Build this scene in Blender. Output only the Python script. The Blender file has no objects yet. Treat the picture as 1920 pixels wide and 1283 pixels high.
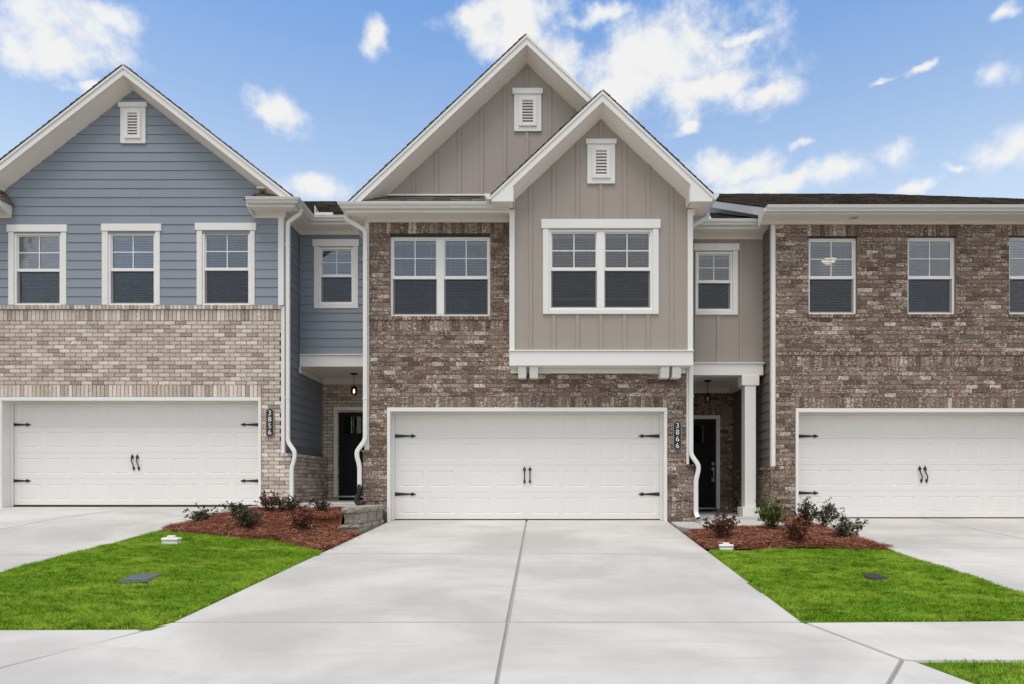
import bpy, math, random
import numpy as np
from mathutils import Vector
random.seed(7)
rng = np.random.default_rng(7)
R = math.radians
SC = bpy.context.scene
COL = SC.collection

# ------------------------------------------------------------------ camera
F = 1250.0; VX = 1000.0; VY = 908.0; ZC = 0.705       # focal length and vanishing point (photo pixels), eye height
cam = bpy.data.cameras.new('camera'); cam_o = bpy.data.objects.new('camera', cam); COL.objects.link(cam_o)
cam_o.location = (0, 0, ZC); cam_o.rotation_euler = (R(90), 0, 0)
cam.sensor_width = 36; cam.lens = F/1920*36
cam.shift_x = (960-VX)/1920; cam.shift_y = (VY-641.5)/1920
cam.clip_start = 0.05; cam.clip_end = 2000
SC.camera = cam_o
def X(px, Y): return (px-VX)*Y/F
def Z(py, Y): return ZC+(VY-py)*Y/F

# ------------------------------------------------------------------ sky, sun, exposure
SUN_EL, SUN_AZ = R(71), R(197)          # azimuth clockwise from +Y: behind the viewer
world = bpy.data.worlds.new('World'); SC.world = world; world.use_nodes = True
def make_world():
    nt = world.node_tree; nt.nodes.clear()
    N = nt.nodes.new; L = nt.links.new
    def val(s, v):
        if isinstance(v, (int, float)): s.default_value = v
        else: L(v, s)
    def m(op, a, b=None, c=None, clamp=False):
        n = N('ShaderNodeMath'); n.operation = op; n.use_clamp = clamp
        for i, v in enumerate((a, b, c)):
            if v is not None: val(n.inputs[i], v)
        return n.outputs[0]
    def mapr(v, a, b, c=0.0, d=1.0, smooth=True):
        n = N('ShaderNodeMapRange'); n.interpolation_type = 'SMOOTHSTEP' if smooth else 'LINEAR'
        val(n.inputs[0], v)
        for i, q in enumerate((a, b, c, d)): n.inputs[i+1].default_value = q
        return n.outputs[0]
    def noise(vec, scale, detail, rough=0.55):
        n = N('ShaderNodeTexNoise'); L(vec, n.inputs['Vector'])
        n.inputs['Scale'].default_value = scale; n.inputs['Detail'].default_value = detail
        n.inputs['Roughness'].default_value = rough
        return n
    def mix(f, a, b):
        n = N('ShaderNodeMix'); n.data_type = 'RGBA'; val(n.inputs['Factor'], f)
        for s, v in (('A', a), ('B', b)):
            k = [i for i in n.inputs if i.name == s and i.type == 'RGBA'][0]
            if isinstance(v, tuple): k.default_value = (*v, 1)
            else: L(v, k)
        return [o for o in n.outputs if o.type == 'RGBA'][0]
    sky = N('ShaderNodeTexSky'); sky.sky_type = 'NISHITA'; sky.sun_disc = False
    sky.sun_elevation = SUN_EL; sky.sun_rotation = SUN_AZ
    sky.air_density = 1.0; sky.dust_density = 0.6; sky.ozone_density = 2.0
    co = N('ShaderNodeTexCoord'); d = co.outputs['Generated']
    sep = N('ShaderNodeSeparateXYZ'); L(d, sep.inputs[0])
    warp = noise(d, 9.0, 4, 0.6)
    ws = N('ShaderNodeSeparateXYZ'); L(warp.outputs['Color'], ws.inputs[0])
    az = m('ARCTAN2', sep.outputs[0], sep.outputs[1])
    hyp = m('SQRT', m('ADD', m('MULTIPLY', sep.outputs[0], sep.outputs[0]), m('MULTIPLY', sep.outputs[1], sep.outputs[1])))
    el = m('ARCTAN2', sep.outputs[2], hyp)
    azw = m('ADD', az, m('MULTIPLY', m('SUBTRACT', ws.outputs[0], 0.5), 0.10))
    elw = m('ADD', el, m('MULTIPLY', m('SUBTRACT', ws.outputs[1], 0.5), 0.07))
    blobs = [(70,40,190,75),(195,35,85,40),(110,105,110,34),(40,90,60,40),(150,166,26,14),(700,72,22,34),(517,203,50,40),(587,345,50,20),
             (955,55,80,95),(900,45,60,35),(1040,110,55,70),(1245,105,140,92),(1340,165,140,48),(1170,160,110,52),(1452,185,64,30),(1380,62,78,16),
             (1130,22,80,18),(1415,322,95,32),(1500,345,95,20),(1330,318,60,30),(1300,240,22,10),(1690,280,46,28),(1525,271,30,14),
             (1880,272,56,32),(1873,145,52,34),(1885,28,30,14),(1712,132,34,8),(1725,345,56,16),(1803,305,18,9),(1640,155,22,5),(1480,345,170,26),(1240,120,190,70)]
    best = None
    for px, py, rx, ry in blobs:
        u, v = (px-VX)/F, (VY-py)/F
        a0 = math.atan2(u, 1); e0 = math.atan2(v, math.hypot(u, 1))
        k = 1/math.hypot(u, 1)
        ra = rx/F*k*k*1.5; re = ry/F*k*math.cos(e0)**2*1.5
        dx = m('MULTIPLY', m('SUBTRACT', azw, a0), 1/ra); dy = m('MULTIPLY', m('SUBTRACT', elw, e0), 1/re)
        f = m('SUBTRACT', 1.0, m('SQRT', m('ADD', m('MULTIPLY', dx, dx), m('MULTIPLY', dy, dy))))
        best = f if best is None else m('MAXIMUM', best, f)
    best = m('MAXIMUM', best, -1.0)
    fb = noise(d, 17.0, 11, 0.64)
    dens_near = m('ADD', best, m('MULTIPLY', m('SUBTRACT', fb.outputs[0], 0.50), 2.3))
    # the sky out of view: denser cloud cover added to whiten the light
    big = noise(d, 2.6, 9, 0.6)
    dens_far = m('MULTIPLY', m('SUBTRACT', big.outputs[0], 0.37), 4.5)
    out = m('MAXIMUM', mapr(m('ABSOLUTE', az), 0.70, 0.95), mapr(el, 0.66, 0.85))
    dens = m('ADD', m('MULTIPLY', dens_near, m('SUBTRACT', 1.0, out)), m('MULTIPLY', dens_far, out))
    cover = mapr(dens, 0.0, 0.85)
    cover = m('MULTIPLY', cover, 0.98)
    shade = mapr(m('ADD', dens, m('MULTIPLY', m('SUBTRACT', big.outputs[0], 0.5), 1.2)), 0.1, 1.0)
    ccol = mix(shade, (5.7, 6.1, 6.8), (6.6, 6.57, 6.5))
    # blue of the clear sky: the physical sky, lifted towards the soft blue of the picture
    hsv = N('ShaderNodeHueSaturation'); L(sky.outputs[0], hsv.inputs['Color'])
    hsv.inputs['Saturation'].default_value = SKY_SAT; hsv.inputs['Value'].default_value = SKY_VAL
    hsv.inputs['Hue'].default_value = SKY_HUE
    grad = mix(mapr(el, 0.36, 0.66, smooth=False), SKY_LOW, SKY_HIGH)      # paler towards the horizon
    mul = N('ShaderNodeMix'); mul.data_type = 'RGBA'; mul.blend_type = 'MULTIPLY'; mul.inputs[0].default_value = 1.0
    L(hsv.outputs[0], mul.inputs[6]); L(grad, mul.inputs[7])
    above = mapr(sep.outputs[2], -0.02, 0.0)
    colr = mix(m('MULTIPLY', cover, above), mul.outputs[2], ccol)
    bg = N('ShaderNodeBackground'); L(colr, bg.inputs[0]); bg.inputs[1].default_value = 0.08
    o = N('ShaderNodeOutputWorld'); L(bg.outputs[0], o.inputs[0])
SKY_SAT, SKY_VAL, SKY_HUE = 0.98, 1.09, 0.5
SKY_LOW, SKY_HIGH = (2.45, 1.98, 1.53), (1.02, 1.40, 1.66)
make_world()
sl = bpy.data.lights.new('sun', 'SUN'); sl.energy = 1.5; sl.angle = R(32); sl.color = (1.0, 0.92, 0.83)
so = bpy.data.objects.new('sun', sl); COL.objects.link(so)
dv = Vector((math.sin(SUN_AZ)*math.cos(SUN_EL), math.cos(SUN_AZ)*math.cos(SUN_EL), math.sin(SUN_EL)))
so.rotation_euler = dv.to_track_quat('Z', 'Y').to_euler(); so.location = dv*60
SC.view_settings.view_transform = 'Standard'; SC.view_settings.look = 'None'
SC.view_settings.exposure = 0.77; SC.view_settings.gamma = 1.0; SC.view_settings.use_curve_mapping = False
SC.render.engine = 'CYCLES'; SC.cycles.max_bounces = 8; SC.cycles.transparent_max_bounces = 12
SC.cycles.use_denoising = True

# ------------------------------------------------------------------ materials
def lin(r, g, b):
    f = lambda c: (c/255/12.92 if c/255 <= 0.04045 else ((c/255+0.055)/1.055)**2.4)
    return (f(r), f(g), f(b))
class NT:
    def __init__(s, name):
        s.m = bpy.data.materials.new(name); s.m.use_nodes = True; s.t = s.m.node_tree
        s.t.nodes.clear(); s.o = s.t.nodes.new('ShaderNodeOutputMaterial')
    def n(s, typ, **kw):
        x = s.t.nodes.new(typ)
        for k, v in kw.items(): setattr(x, k, v)
        return x
    def l(s, a, b): s.t.links.new(a, b)
    def set(s, sock, v):
        if hasattr(v, 'is_output'): s.l(v, sock)
        elif isinstance(v, tuple): sock.default_value = (*v, 1) if len(v) == 3 and sock.type == 'RGBA' else v
        else: sock.default_value = v
    def math(s, op, a, b=0.0, clamp=False):
        x = s.n('ShaderNodeMath', operation=op, use_clamp=clamp); s.set(x.inputs[0], a); s.set(x.inputs[1], b); return x.outputs[0]
    def mix(s, f, a, b, bt='MIX'):
        x = s.n('ShaderNodeMix', data_type='RGBA', blend_type=bt); s.set(x.inputs[0], f); s.set(x.inputs[6], a); s.set(x.inputs[7], b); return x.outputs[2]
    def pos(s, scale=(1, 1, 1), obj=False):
        if obj: p = s.n('ShaderNodeTexCoord').outputs['Object']
        else: p = s.n('ShaderNodeNewGeometry').outputs['Position']
        x = s.n('ShaderNodeMapping'); s.l(p, x.inputs[0]); x.inputs['Scale'].default_value = scale; return x.outputs[0]
    def noise(s, vec, scale, detail=4, rough=0.55, dist=0.0):
        x = s.n('ShaderNodeTexNoise'); s.l(vec, x.inputs['Vector']); x.inputs['Scale'].default_value = scale
        x.inputs['Detail'].default_value = detail; x.inputs['Roughness'].default_value = rough; x.inputs['Distortion'].default_value = dist
        return x.outputs[0]
    def ramp(s, f, stops, interp='LINEAR'):
        x = s.n('ShaderNodeValToRGB'); s.l(f, x.inputs[0]); x.color_ramp.interpolation = interp
        e = x.color_ramp.elements
        while len(e) < len(stops): e.new(0.5)
        for i, (p, c) in enumerate(stops):
            e[i].position = p; e[i].color = (c, c, c, 1) if isinstance(c, (int, float)) else (*c, 1)
        return x.outputs[0]
    def mr(s, v, a, b, c=0.0, d=1.0):
        x = s.n('ShaderNodeMapRange', interpolation_type='SMOOTHSTEP'); s.set(x.inputs[0], v)
        for i, q in enumerate((a, b, c, d)): x.inputs[i+1].default_value = q
        return x.outputs[0]
    def bump(s, h, strength, dist=0.01):
        x = s.n('ShaderNodeBump'); s.l(h, x.inputs['Height']); x.inputs['Strength'].default_value = strength; x.inputs['Distance'].default_value = dist
        return x.outputs[0]
    def rnd(s):
        a = s.n('ShaderNodeNewGeometry').outputs['Random Per Island']; b = s.n('ShaderNodeObjectInfo').outputs['Random']
        return s.math('FRACT', s.math('ADD', a, s.math('MULTIPLY', b, 7.31)))
    def pbr(s, col, rough=0.6, normal=None, metallic=0.0, spec=0.5):
        p = s.n('ShaderNodeBsdfPrincipled'); s.set(p.inputs['Base Color'], col); s.set(p.inputs['Roughness'], rough)
        p.inputs['Metallic'].default_value = metallic; p.inputs['Specular IOR Level'].default_value = spec
        if normal is not None: s.l(normal, p.inputs['Normal'])
        return p
    def out(s, sh):
        s.l(sh.outputs[0] if hasattr(sh, 'outputs') else sh, s.o.inputs[0]); return s.m

def paint(name, col, rough=0.5, var=0.06, grain=0.15):
    t = NT(name); p = t.pos()
    big = t.noise(p, 0.9, 5, 0.6); fine = t.noise(t.pos((1, 1, 6)), 9, 5, 0.65); r = t.rnd()
    v = t.math('ADD', t.math('MULTIPLY', t.math('SUBTRACT', big, 0.5), var*2.2), t.math('MULTIPLY', t.math('SUBTRACT', fine, 0.5), var))
    v = t.math('ADD', v, t.math('MULTIPLY', t.math('SUBTRACT', r, 0.5), var*0.7))
    c = t.mix(1.0, (*col,), t.n('ShaderNodeCombineColor').outputs[0], 'MIX')
    hs = t.n('ShaderNodeHueSaturation'); hs.inputs['Color'].default_value = (*col, 1); t.l(t.math('ADD', v, 1.0), hs.inputs['Value'])
    g = t.noise(t.pos((3, 3, 40)), 6, 4, 0.6)
    return t.out(t.pbr(hs.outputs[0], t.math('ADD', rough-0.08, t.math('MULTIPLY', big, 0.16)), t.bump(g, grain, 0.002)))

def brick_mat(name, tones, light, dark, red, white_at, mott, rough=0.85):
    """tones: colour ramp over the brick's random number; light / dark: patches of a tumbled face"""
    t = NT(name); r = t.rnd()
    off = t.n('ShaderNodeCombineXYZ'); t.set(off.inputs[0], t.math('MULTIPLY', r, 37.0)); t.set(off.inputs[2], t.math('MULTIPLY', r, 91.0))
    add = t.n('ShaderNodeVectorMath', operation='ADD'); t.l(t.n('ShaderNodeNewGeometry').outputs['Position'], add.inputs[0]); t.l(off.outputs[0], add.inputs[1])
    mp = t.n('ShaderNodeMapping'); t.l(add.outputs[0], mp.inputs[0]); mp.inputs['Scale'].default_value = (0.75, 0.75, 1.25); v = mp.outputs[0]
    base = t.ramp(r, tones)
    n1 = t.noise(v, 36, 5, 0.62, 0.9); n2 = t.noise(v, 27, 5, 0.65, 1.2); n3 = t.noise(v, 90, 4, 0.6)
    r2 = t.math('FRACT', t.math('MULTIPLY', r, 53.7)); r3 = t.math('FRACT', t.math('MULTIPLY', r, 171.3))
    lf = t.mr(t.math('ADD', n1, t.math('MULTIPLY', t.math('SUBTRACT', r2, 0.5), 0.12)), 0.53, 0.63)
    c = t.mix(t.math('MULTIPLY', lf, mott), base, light)
    df = t.mr(t.math('ADD', n2, t.math('MULTIPLY', t.math('SUBTRACT', r3, 0.5), 0.11)), 0.53, 0.66)
    c = t.mix(t.math('MULTIPLY', df, mott), c, dark)
    rf = t.math('MULTIPLY', t.mr(r2, 0.90, 0.97), t.mr(n2, 0.36, 0.6)); c = t.mix(t.math('MULTIPLY', rf, 0.55), c, red)
    wf = t.math('MULTIPLY', t.mr(r3, white_at, min(1.0, white_at+0.04)), t.mr(n1, 0.38, 0.58)); c = t.mix(wf, c, tuple(q*1.12 for q in light))
    c = t.mix(t.mr(n3, 0.35, 0.7, 0.0, 0.28), c, dark)
    return t.out(t.pbr(c, rough, t.bump(t.math('ADD', n1, t.math('MULTIPLY', n3, 0.6)), 0.55, 0.006), spec=0.25))

def mortar_mat(name, col):
    t = NT(name); p = t.pos(); n = t.noise(p, 40, 5, 0.65); b = t.noise(p, 1.2, 4)
    c = t.mix(n, tuple(q*0.78 for q in col), tuple(q*1.2 for q in col)); c = t.mix(t.mr(b, 0.3, 0.7, 0, 0.25), c, tuple(q*0.8 for q in col))
    return t.out(t.pbr(c, 0.95, t.bump(n, 0.5, 0.004), spec=0.1))

def concrete_mat(name, col, stain=0.42):
    t = NT(name); p = t.pos(); r = t.rnd()
    b1 = t.noise(p, 0.55, 7, 0.62, 0.4); b2 = t.noise(t.pos((0.5, 1.8, 1)), 1.5, 6, 0.68, 0.8); f = t.noise(p, 130, 4, 0.7); sp = t.noise(p, 34, 3, 0.6)
    c = t.mix(t.mr(b1, 0.33, 0.68), tuple(q*(1-stain*0.55) for q in col), tuple(min(1, q*1.05) for q in col))
    c = t.mix(t.mr(b2, 0.52, 0.74, 0, stain*1.0), c, tuple(q*f_ for q, f_ in zip(col, (0.66, 0.65, 0.63))))
    c = t.mix(t.mr(f, 0.3, 0.75, 0.0, 0.20), c, tuple(q*0.68 for q in col))
    c = t.mix(t.mr(sp, 0.68, 0.74, 0, 0.28), c, tuple(q*0.5 for q in col))
    st = t.noise(t.pos((0.25, 2.6, 1)), 2.3, 7, 0.72, 1.4); c = t.mix(t.mr(st, 0.55, 0.70, 0, stain*1.1), c, tuple(q*0.72 for q in col))
    tr_ = t.noise(t.pos((2.2, 0.22, 1)), 1.6, 6, 0.7, 0.5); c = t.mix(t.mr(tr_, 0.56, 0.72, 0, stain*0.7), c, tuple(q*0.78 for q in col))
    vo = t.n('ShaderNodeTexVoronoi'); t.l(p, vo.inputs['Vector']); vo.inputs['Scale'].default_value = 3.1
    c = t.mix(t.mr(vo.outputs['Distance'], 0.012, 0.03, 0.55, 0.0), c, tuple(q*0.33 for q in col))
    hs = t.n('ShaderNodeHueSaturation'); t.l(c, hs.inputs['Color']); t.l(t.math('ADD', 0.965, t.math('MULTIPLY', r, 0.07)), hs.inputs['Value'])
    return t.out(t.pbr(hs.outputs[0], 0.8, t.bump(t.math('ADD', f, t.math('MULTIPLY', b2, 2.0)), 0.22, 0.004), spec=0.3))

def plain(name, col, rough=0.6, metallic=0.0, spec=0.5, var=0.12, scale=25, bump=0.1):
    t = NT(name); n = t.noise(t.pos(), scale, 4, 0.6)
    return t.out(t.pbr(t.mix(n, tuple(q*(1-var) for q in col), tuple(min(1, q*(1+var)) for q in col)), rough, t.bump(n, bump, 0.003), metallic, spec))

def leaf_mat(name, ramp, trans=0.35, patch=None, rough=0.55):
    t = NT(name); r = t.rnd(); c = t.ramp(r, ramp)
    if patch:
        sc, col, amt = patch; n = t.noise(t.pos((1, 1.5, 1)), sc, 5, 0.6, 0.6); c = t.mix(t.mr(n, 0.42, 0.62, 0, amt), c, col); n2 = t.noise(t.pos((1, 2.2, 1)), sc*4.5, 5, 0.65, 0.8); c = t.mix(t.mr(n2, 0.48, 0.62, 0, 0.85), c, tuple(q*0.42 for q in ramp[1][1]))
    p = t.pbr(c, rough, spec=0.12); tr = t.n('ShaderNodeBsdfTranslucent'); t.l(c, tr.inputs[0])
    mx = t.n('ShaderNodeMixShader'); mx.inputs[0].default_value = trans; t.l(p.outputs[0], mx.inputs[1]); t.l(tr.outputs[0], mx.inputs[2])
    return t.out(mx)

def glass_mat(name, tint, gloss=1.0):
    t = NT(name); tr = t.n('ShaderNodeBsdfTransparent'); tr.inputs[0].default_value = (*tint, 1)
    gl = t.n('ShaderNodeBsdfGlossy'); gl.inputs['Roughness'].default_value = 0.02
    w = t.noise(t.pos(), 2.2, 2); t.l(t.bump(w, 0.06, 0.02), gl.inputs['Normal'])
    fr = t.n('ShaderNodeFresnel'); fr.inputs[0].default_value = 1.52
    mx = t.n('ShaderNodeMixShader'); t.l(t.math('MULTIPLY', fr.outputs[0], gloss, True), mx.inputs[0]); t.l(tr.outputs[0], mx.inputs[1]); t.l(gl.outputs[0], mx.inputs[2])
    return t.out(mx)
def screen_mat(name):
    t = NT(name); tr = t.n('ShaderNodeBsdfTransparent'); tr.inputs[0].default_value = (0.74, 0.74, 0.74, 1)
    df = t.n('ShaderNodeBsdfDiffuse'); df.inputs[0].default_value = (0.05, 0.055, 0.06, 1)
    mx = t.n('ShaderNodeMixShader'); mx.inputs[0].default_value = 0.22; t.l(tr.outputs[0], mx.inputs[1]); t.l(df.outputs[0], mx.inputs[2])
    return t.out(mx)
def glow(name, col, s):
    t = NT(name); e = t.n('ShaderNodeEmission'); e.inputs[0].default_value = (*col, 1); e.inputs[1].default_value = s; return t.out(e)

M = {}
M['white'] = paint('white_trim_paint', (0.79, 0.772, 0.745), 0.5, 0.03, 0.06)
M['vinyl'] = paint('white_vinyl', (0.82, 0.808, 0.79), 0.35, 0.015, 0.02)
M['metal_white'] = paint('white_aluminium', (0.74, 0.73, 0.715), 0.4, 0.03, 0.02)
M['garage'] = paint('garage_door_paint', (0.775, 0.758, 0.735), 0.5, 0.025, 0.12)
M['soffit'] = paint('soffit_paint', (0.84, 0.785, 0.735), 0.6, 0.03, 0.05)
M['blue'] = paint('blue_grey_siding', (0.232, 0.266, 0.312), 0.6, 0.07, 0.35)
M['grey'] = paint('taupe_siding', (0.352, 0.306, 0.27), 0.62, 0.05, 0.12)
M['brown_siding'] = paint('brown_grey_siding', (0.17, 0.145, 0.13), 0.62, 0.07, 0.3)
M['brick_light'] = brick_mat('pale_brick', [(0.0, lin(152,138,127)), (0.18, lin(186,172,160)), (0.5, lin(202,189,177)), (0.8, lin(214,202,191)), (1.0, lin(231,221,211))],
                             lin(236,224,212), lin(150,130,115), lin(160,125,108), 0.955, 0.42)
M['brick_dark'] = brick_mat('tumbled_brown_brick', [(0.0, lin(98,82,71)), (0.3, lin(116,98,86)), (0.65, lin(132,114,101)), (1.0, lin(154,136,122))],
                            lin(214,201,190), lin(56,42,35), lin(128,72,50), 0.93, 0.95)
M['mortar_light'] = mortar_mat('dark_mortar', lin(66,55,48))
M['mortar_dark'] = mortar_mat('brown_mortar', lin(140,123,111))
M['concrete'] = concrete_mat('broom_concrete', (0.555, 0.537, 0.505))
M['joint'] = mortar_mat('dirty_joint', (0.39, 0.38, 0.36))
M['porch_concrete'] = concrete_mat('porch_concrete', (0.50, 0.495, 0.48), 0.25)
M['stone'] = brick_mat('split_stone', [(0.0, lin(128,122,114)), (1.0, lin(158,150,141))], lin(188,180,170), lin(96,88,80), lin(130,116,104), 0.98, 0.75, 0.9)
M['shingle'] = brick_mat('asphalt_shingle', [(0.0, lin(58,51,46)), (0.5, lin(84,75,68)), (1.0, lin(116,106,98))], lin(146,136,127), lin(40,34,30), lin(84,64,52), 0.99, 0.6, 0.95)
M['soil'] = plain('soil', (0.07, 0.045, 0.03), 0.95, spec=0.1, var=0.4, scale=40, bump=0.6)
M['straw_bed'] = plain('straw_bed', (0.20, 0.075, 0.042), 0.95, spec=0.1, var=0.45, scale=60, bump=0.8)
M['straw'] = leaf_mat('pine_straw', [(0.0, lin(88,48,34)), (0.35, lin(132,80,60)), (0.75, lin(158,103,80)), (0.93, lin(192,146,120)), (1.0, lin(216,186,164))], 0.1, rough=0.7)
M['grass'] = leaf_mat('grass_blades', [(0.0, (0.11, 0.26, 0.006)), (0.45, (0.20, 0.40, 0.014)), (0.8, (0.31, 0.50, 0.035)), (1.0, (0.47, 0.60, 0.12))], 0.4, (1.3, (0.44, 0.60, 0.07), 0.85))
M['turf'] = plain('turf_soil', (0.09, 0.16, 0.015), 0.95, spec=0.1, var=0.4, scale=30, bump=0.5)
M['black_metal'] = plain('black_iron', (0.012, 0.012, 0.013), 0.45, 0.0, 0.5, 0.2)
M['bronze'] = plain('dark_bronze', (0.02, 0.017, 0.015), 0.4, 0.6, 0.5, 0.2)
M['black_door'] = plain('black_door_paint', (0.010, 0.010, 0.012), 0.62, 0.0, 0.2, 0.1, 8)
M['black_plastic'] = plain('black_corrugated_plastic', (0.012, 0.013, 0.016), 0.45, var=0.2)
M['pewter'] = plain('satin_nickel', (0.5, 0.49, 0.47), 0.35, 0.9, 0.5, 0.1)
M['plaque_edge'] = plain('pewter_edge', (0.30, 0.285, 0.27), 0.45, 0.5, 0.5, 0.1)
M['digit'] = plain('white_enamel', (0.8, 0.79, 0.77), 0.4, var=0.03)
M['plastic_white'] = plain('white_plastic', (0.78, 0.76, 0.74), 0.45, var=0.05, scale=12)
M['lid_grey'] = plain('blue_grey_plastic_lid', (0.095, 0.105, 0.125), 0.35, 0.0, 0.6, 0.35, 18)
M['lid_brown'] = plain('dark_brown_lid', (0.035, 0.026, 0.024), 0.6, var=0.3)
M['room_dark'] = plain('room_shade', (0.06, 0.065, 0.075), 0.9, var=0.1)  # shade inside the rooms put into the colour of the core
M['slat'] = plain('white_blind', (0.72, 0.73, 0.74), 0.5, var=0.03)
M['glass'] = glass_mat('window_glass', (0.76, 0.80, 0.86), 2.6)
M['door_glass'] = glass_mat('door_lite_glass', (0.25, 0.25, 0.27), 0.8)
M['lamp_glass'] = glass_mat('lantern_glass', (0.86, 0.82, 0.76), 1.5)
M['screen'] = screen_mat('insect_screen')
M['bulb'] = glow('warm_bulb', (1.0, 0.80, 0.58), 2.2)
M['bulb_off'] = plain('clear_bulb', (0.75, 0.74, 0.72), 0.2, var=0.03)
M['room_lamp'] = glow('lit_bowl_lamp', (1.0, 0.80, 0.45), 0.9)
M['asphalt'] = plain('asphalt', (0.05, 0.05, 0.052), 0.9, var=0.3, scale=60, bump=0.5)
M['flashing'] = plain('galvanised_flashing', (0.46, 0.46, 0.45), 0.5, 0.1, 0.5, 0.25, 9)
M['twig'] = plain('twig_bark', (0.06, 0.04, 0.03), 0.85, var=0.3)
M['leaf_dark'] = leaf_mat('dark_plum_leaf', [(0.0, (0.03, 0.022, 0.018)), (0.5, (0.08, 0.065, 0.052)), (0.85, (0.15, 0.125, 0.10)), (0.95, (0.14, 0.17, 0.05)), (1.0, (0.24, 0.30, 0.07))], 0.2)
M['leaf_red'] = leaf_mat('russet_leaf', [(0.0, (0.05, 0.024, 0.016)), (0.5, (0.115, 0.055, 0.038)), (0.85, (0.20, 0.085, 0.05)), (1.0, (0.20, 0.16, 0.10))], 0.2)
M['leaf_rust'] = leaf_mat('dry_rust_leaf', [(0.0, (0.06, 0.022, 0.013)), (0.6, (0.15, 0.05, 0.028)), (1.0, (0.24, 0.09, 0.05))], 0.2)
M['leaf_green'] = leaf_mat('fresh_green_leaf', [(0.0, (0.02, 0.028, 0.012)), (0.4, (0.055, 0.085, 0.02)), (0.75, (0.12, 0.19, 0.03)), (1.0, (0.24, 0.33, 0.06))], 0.3)

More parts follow.
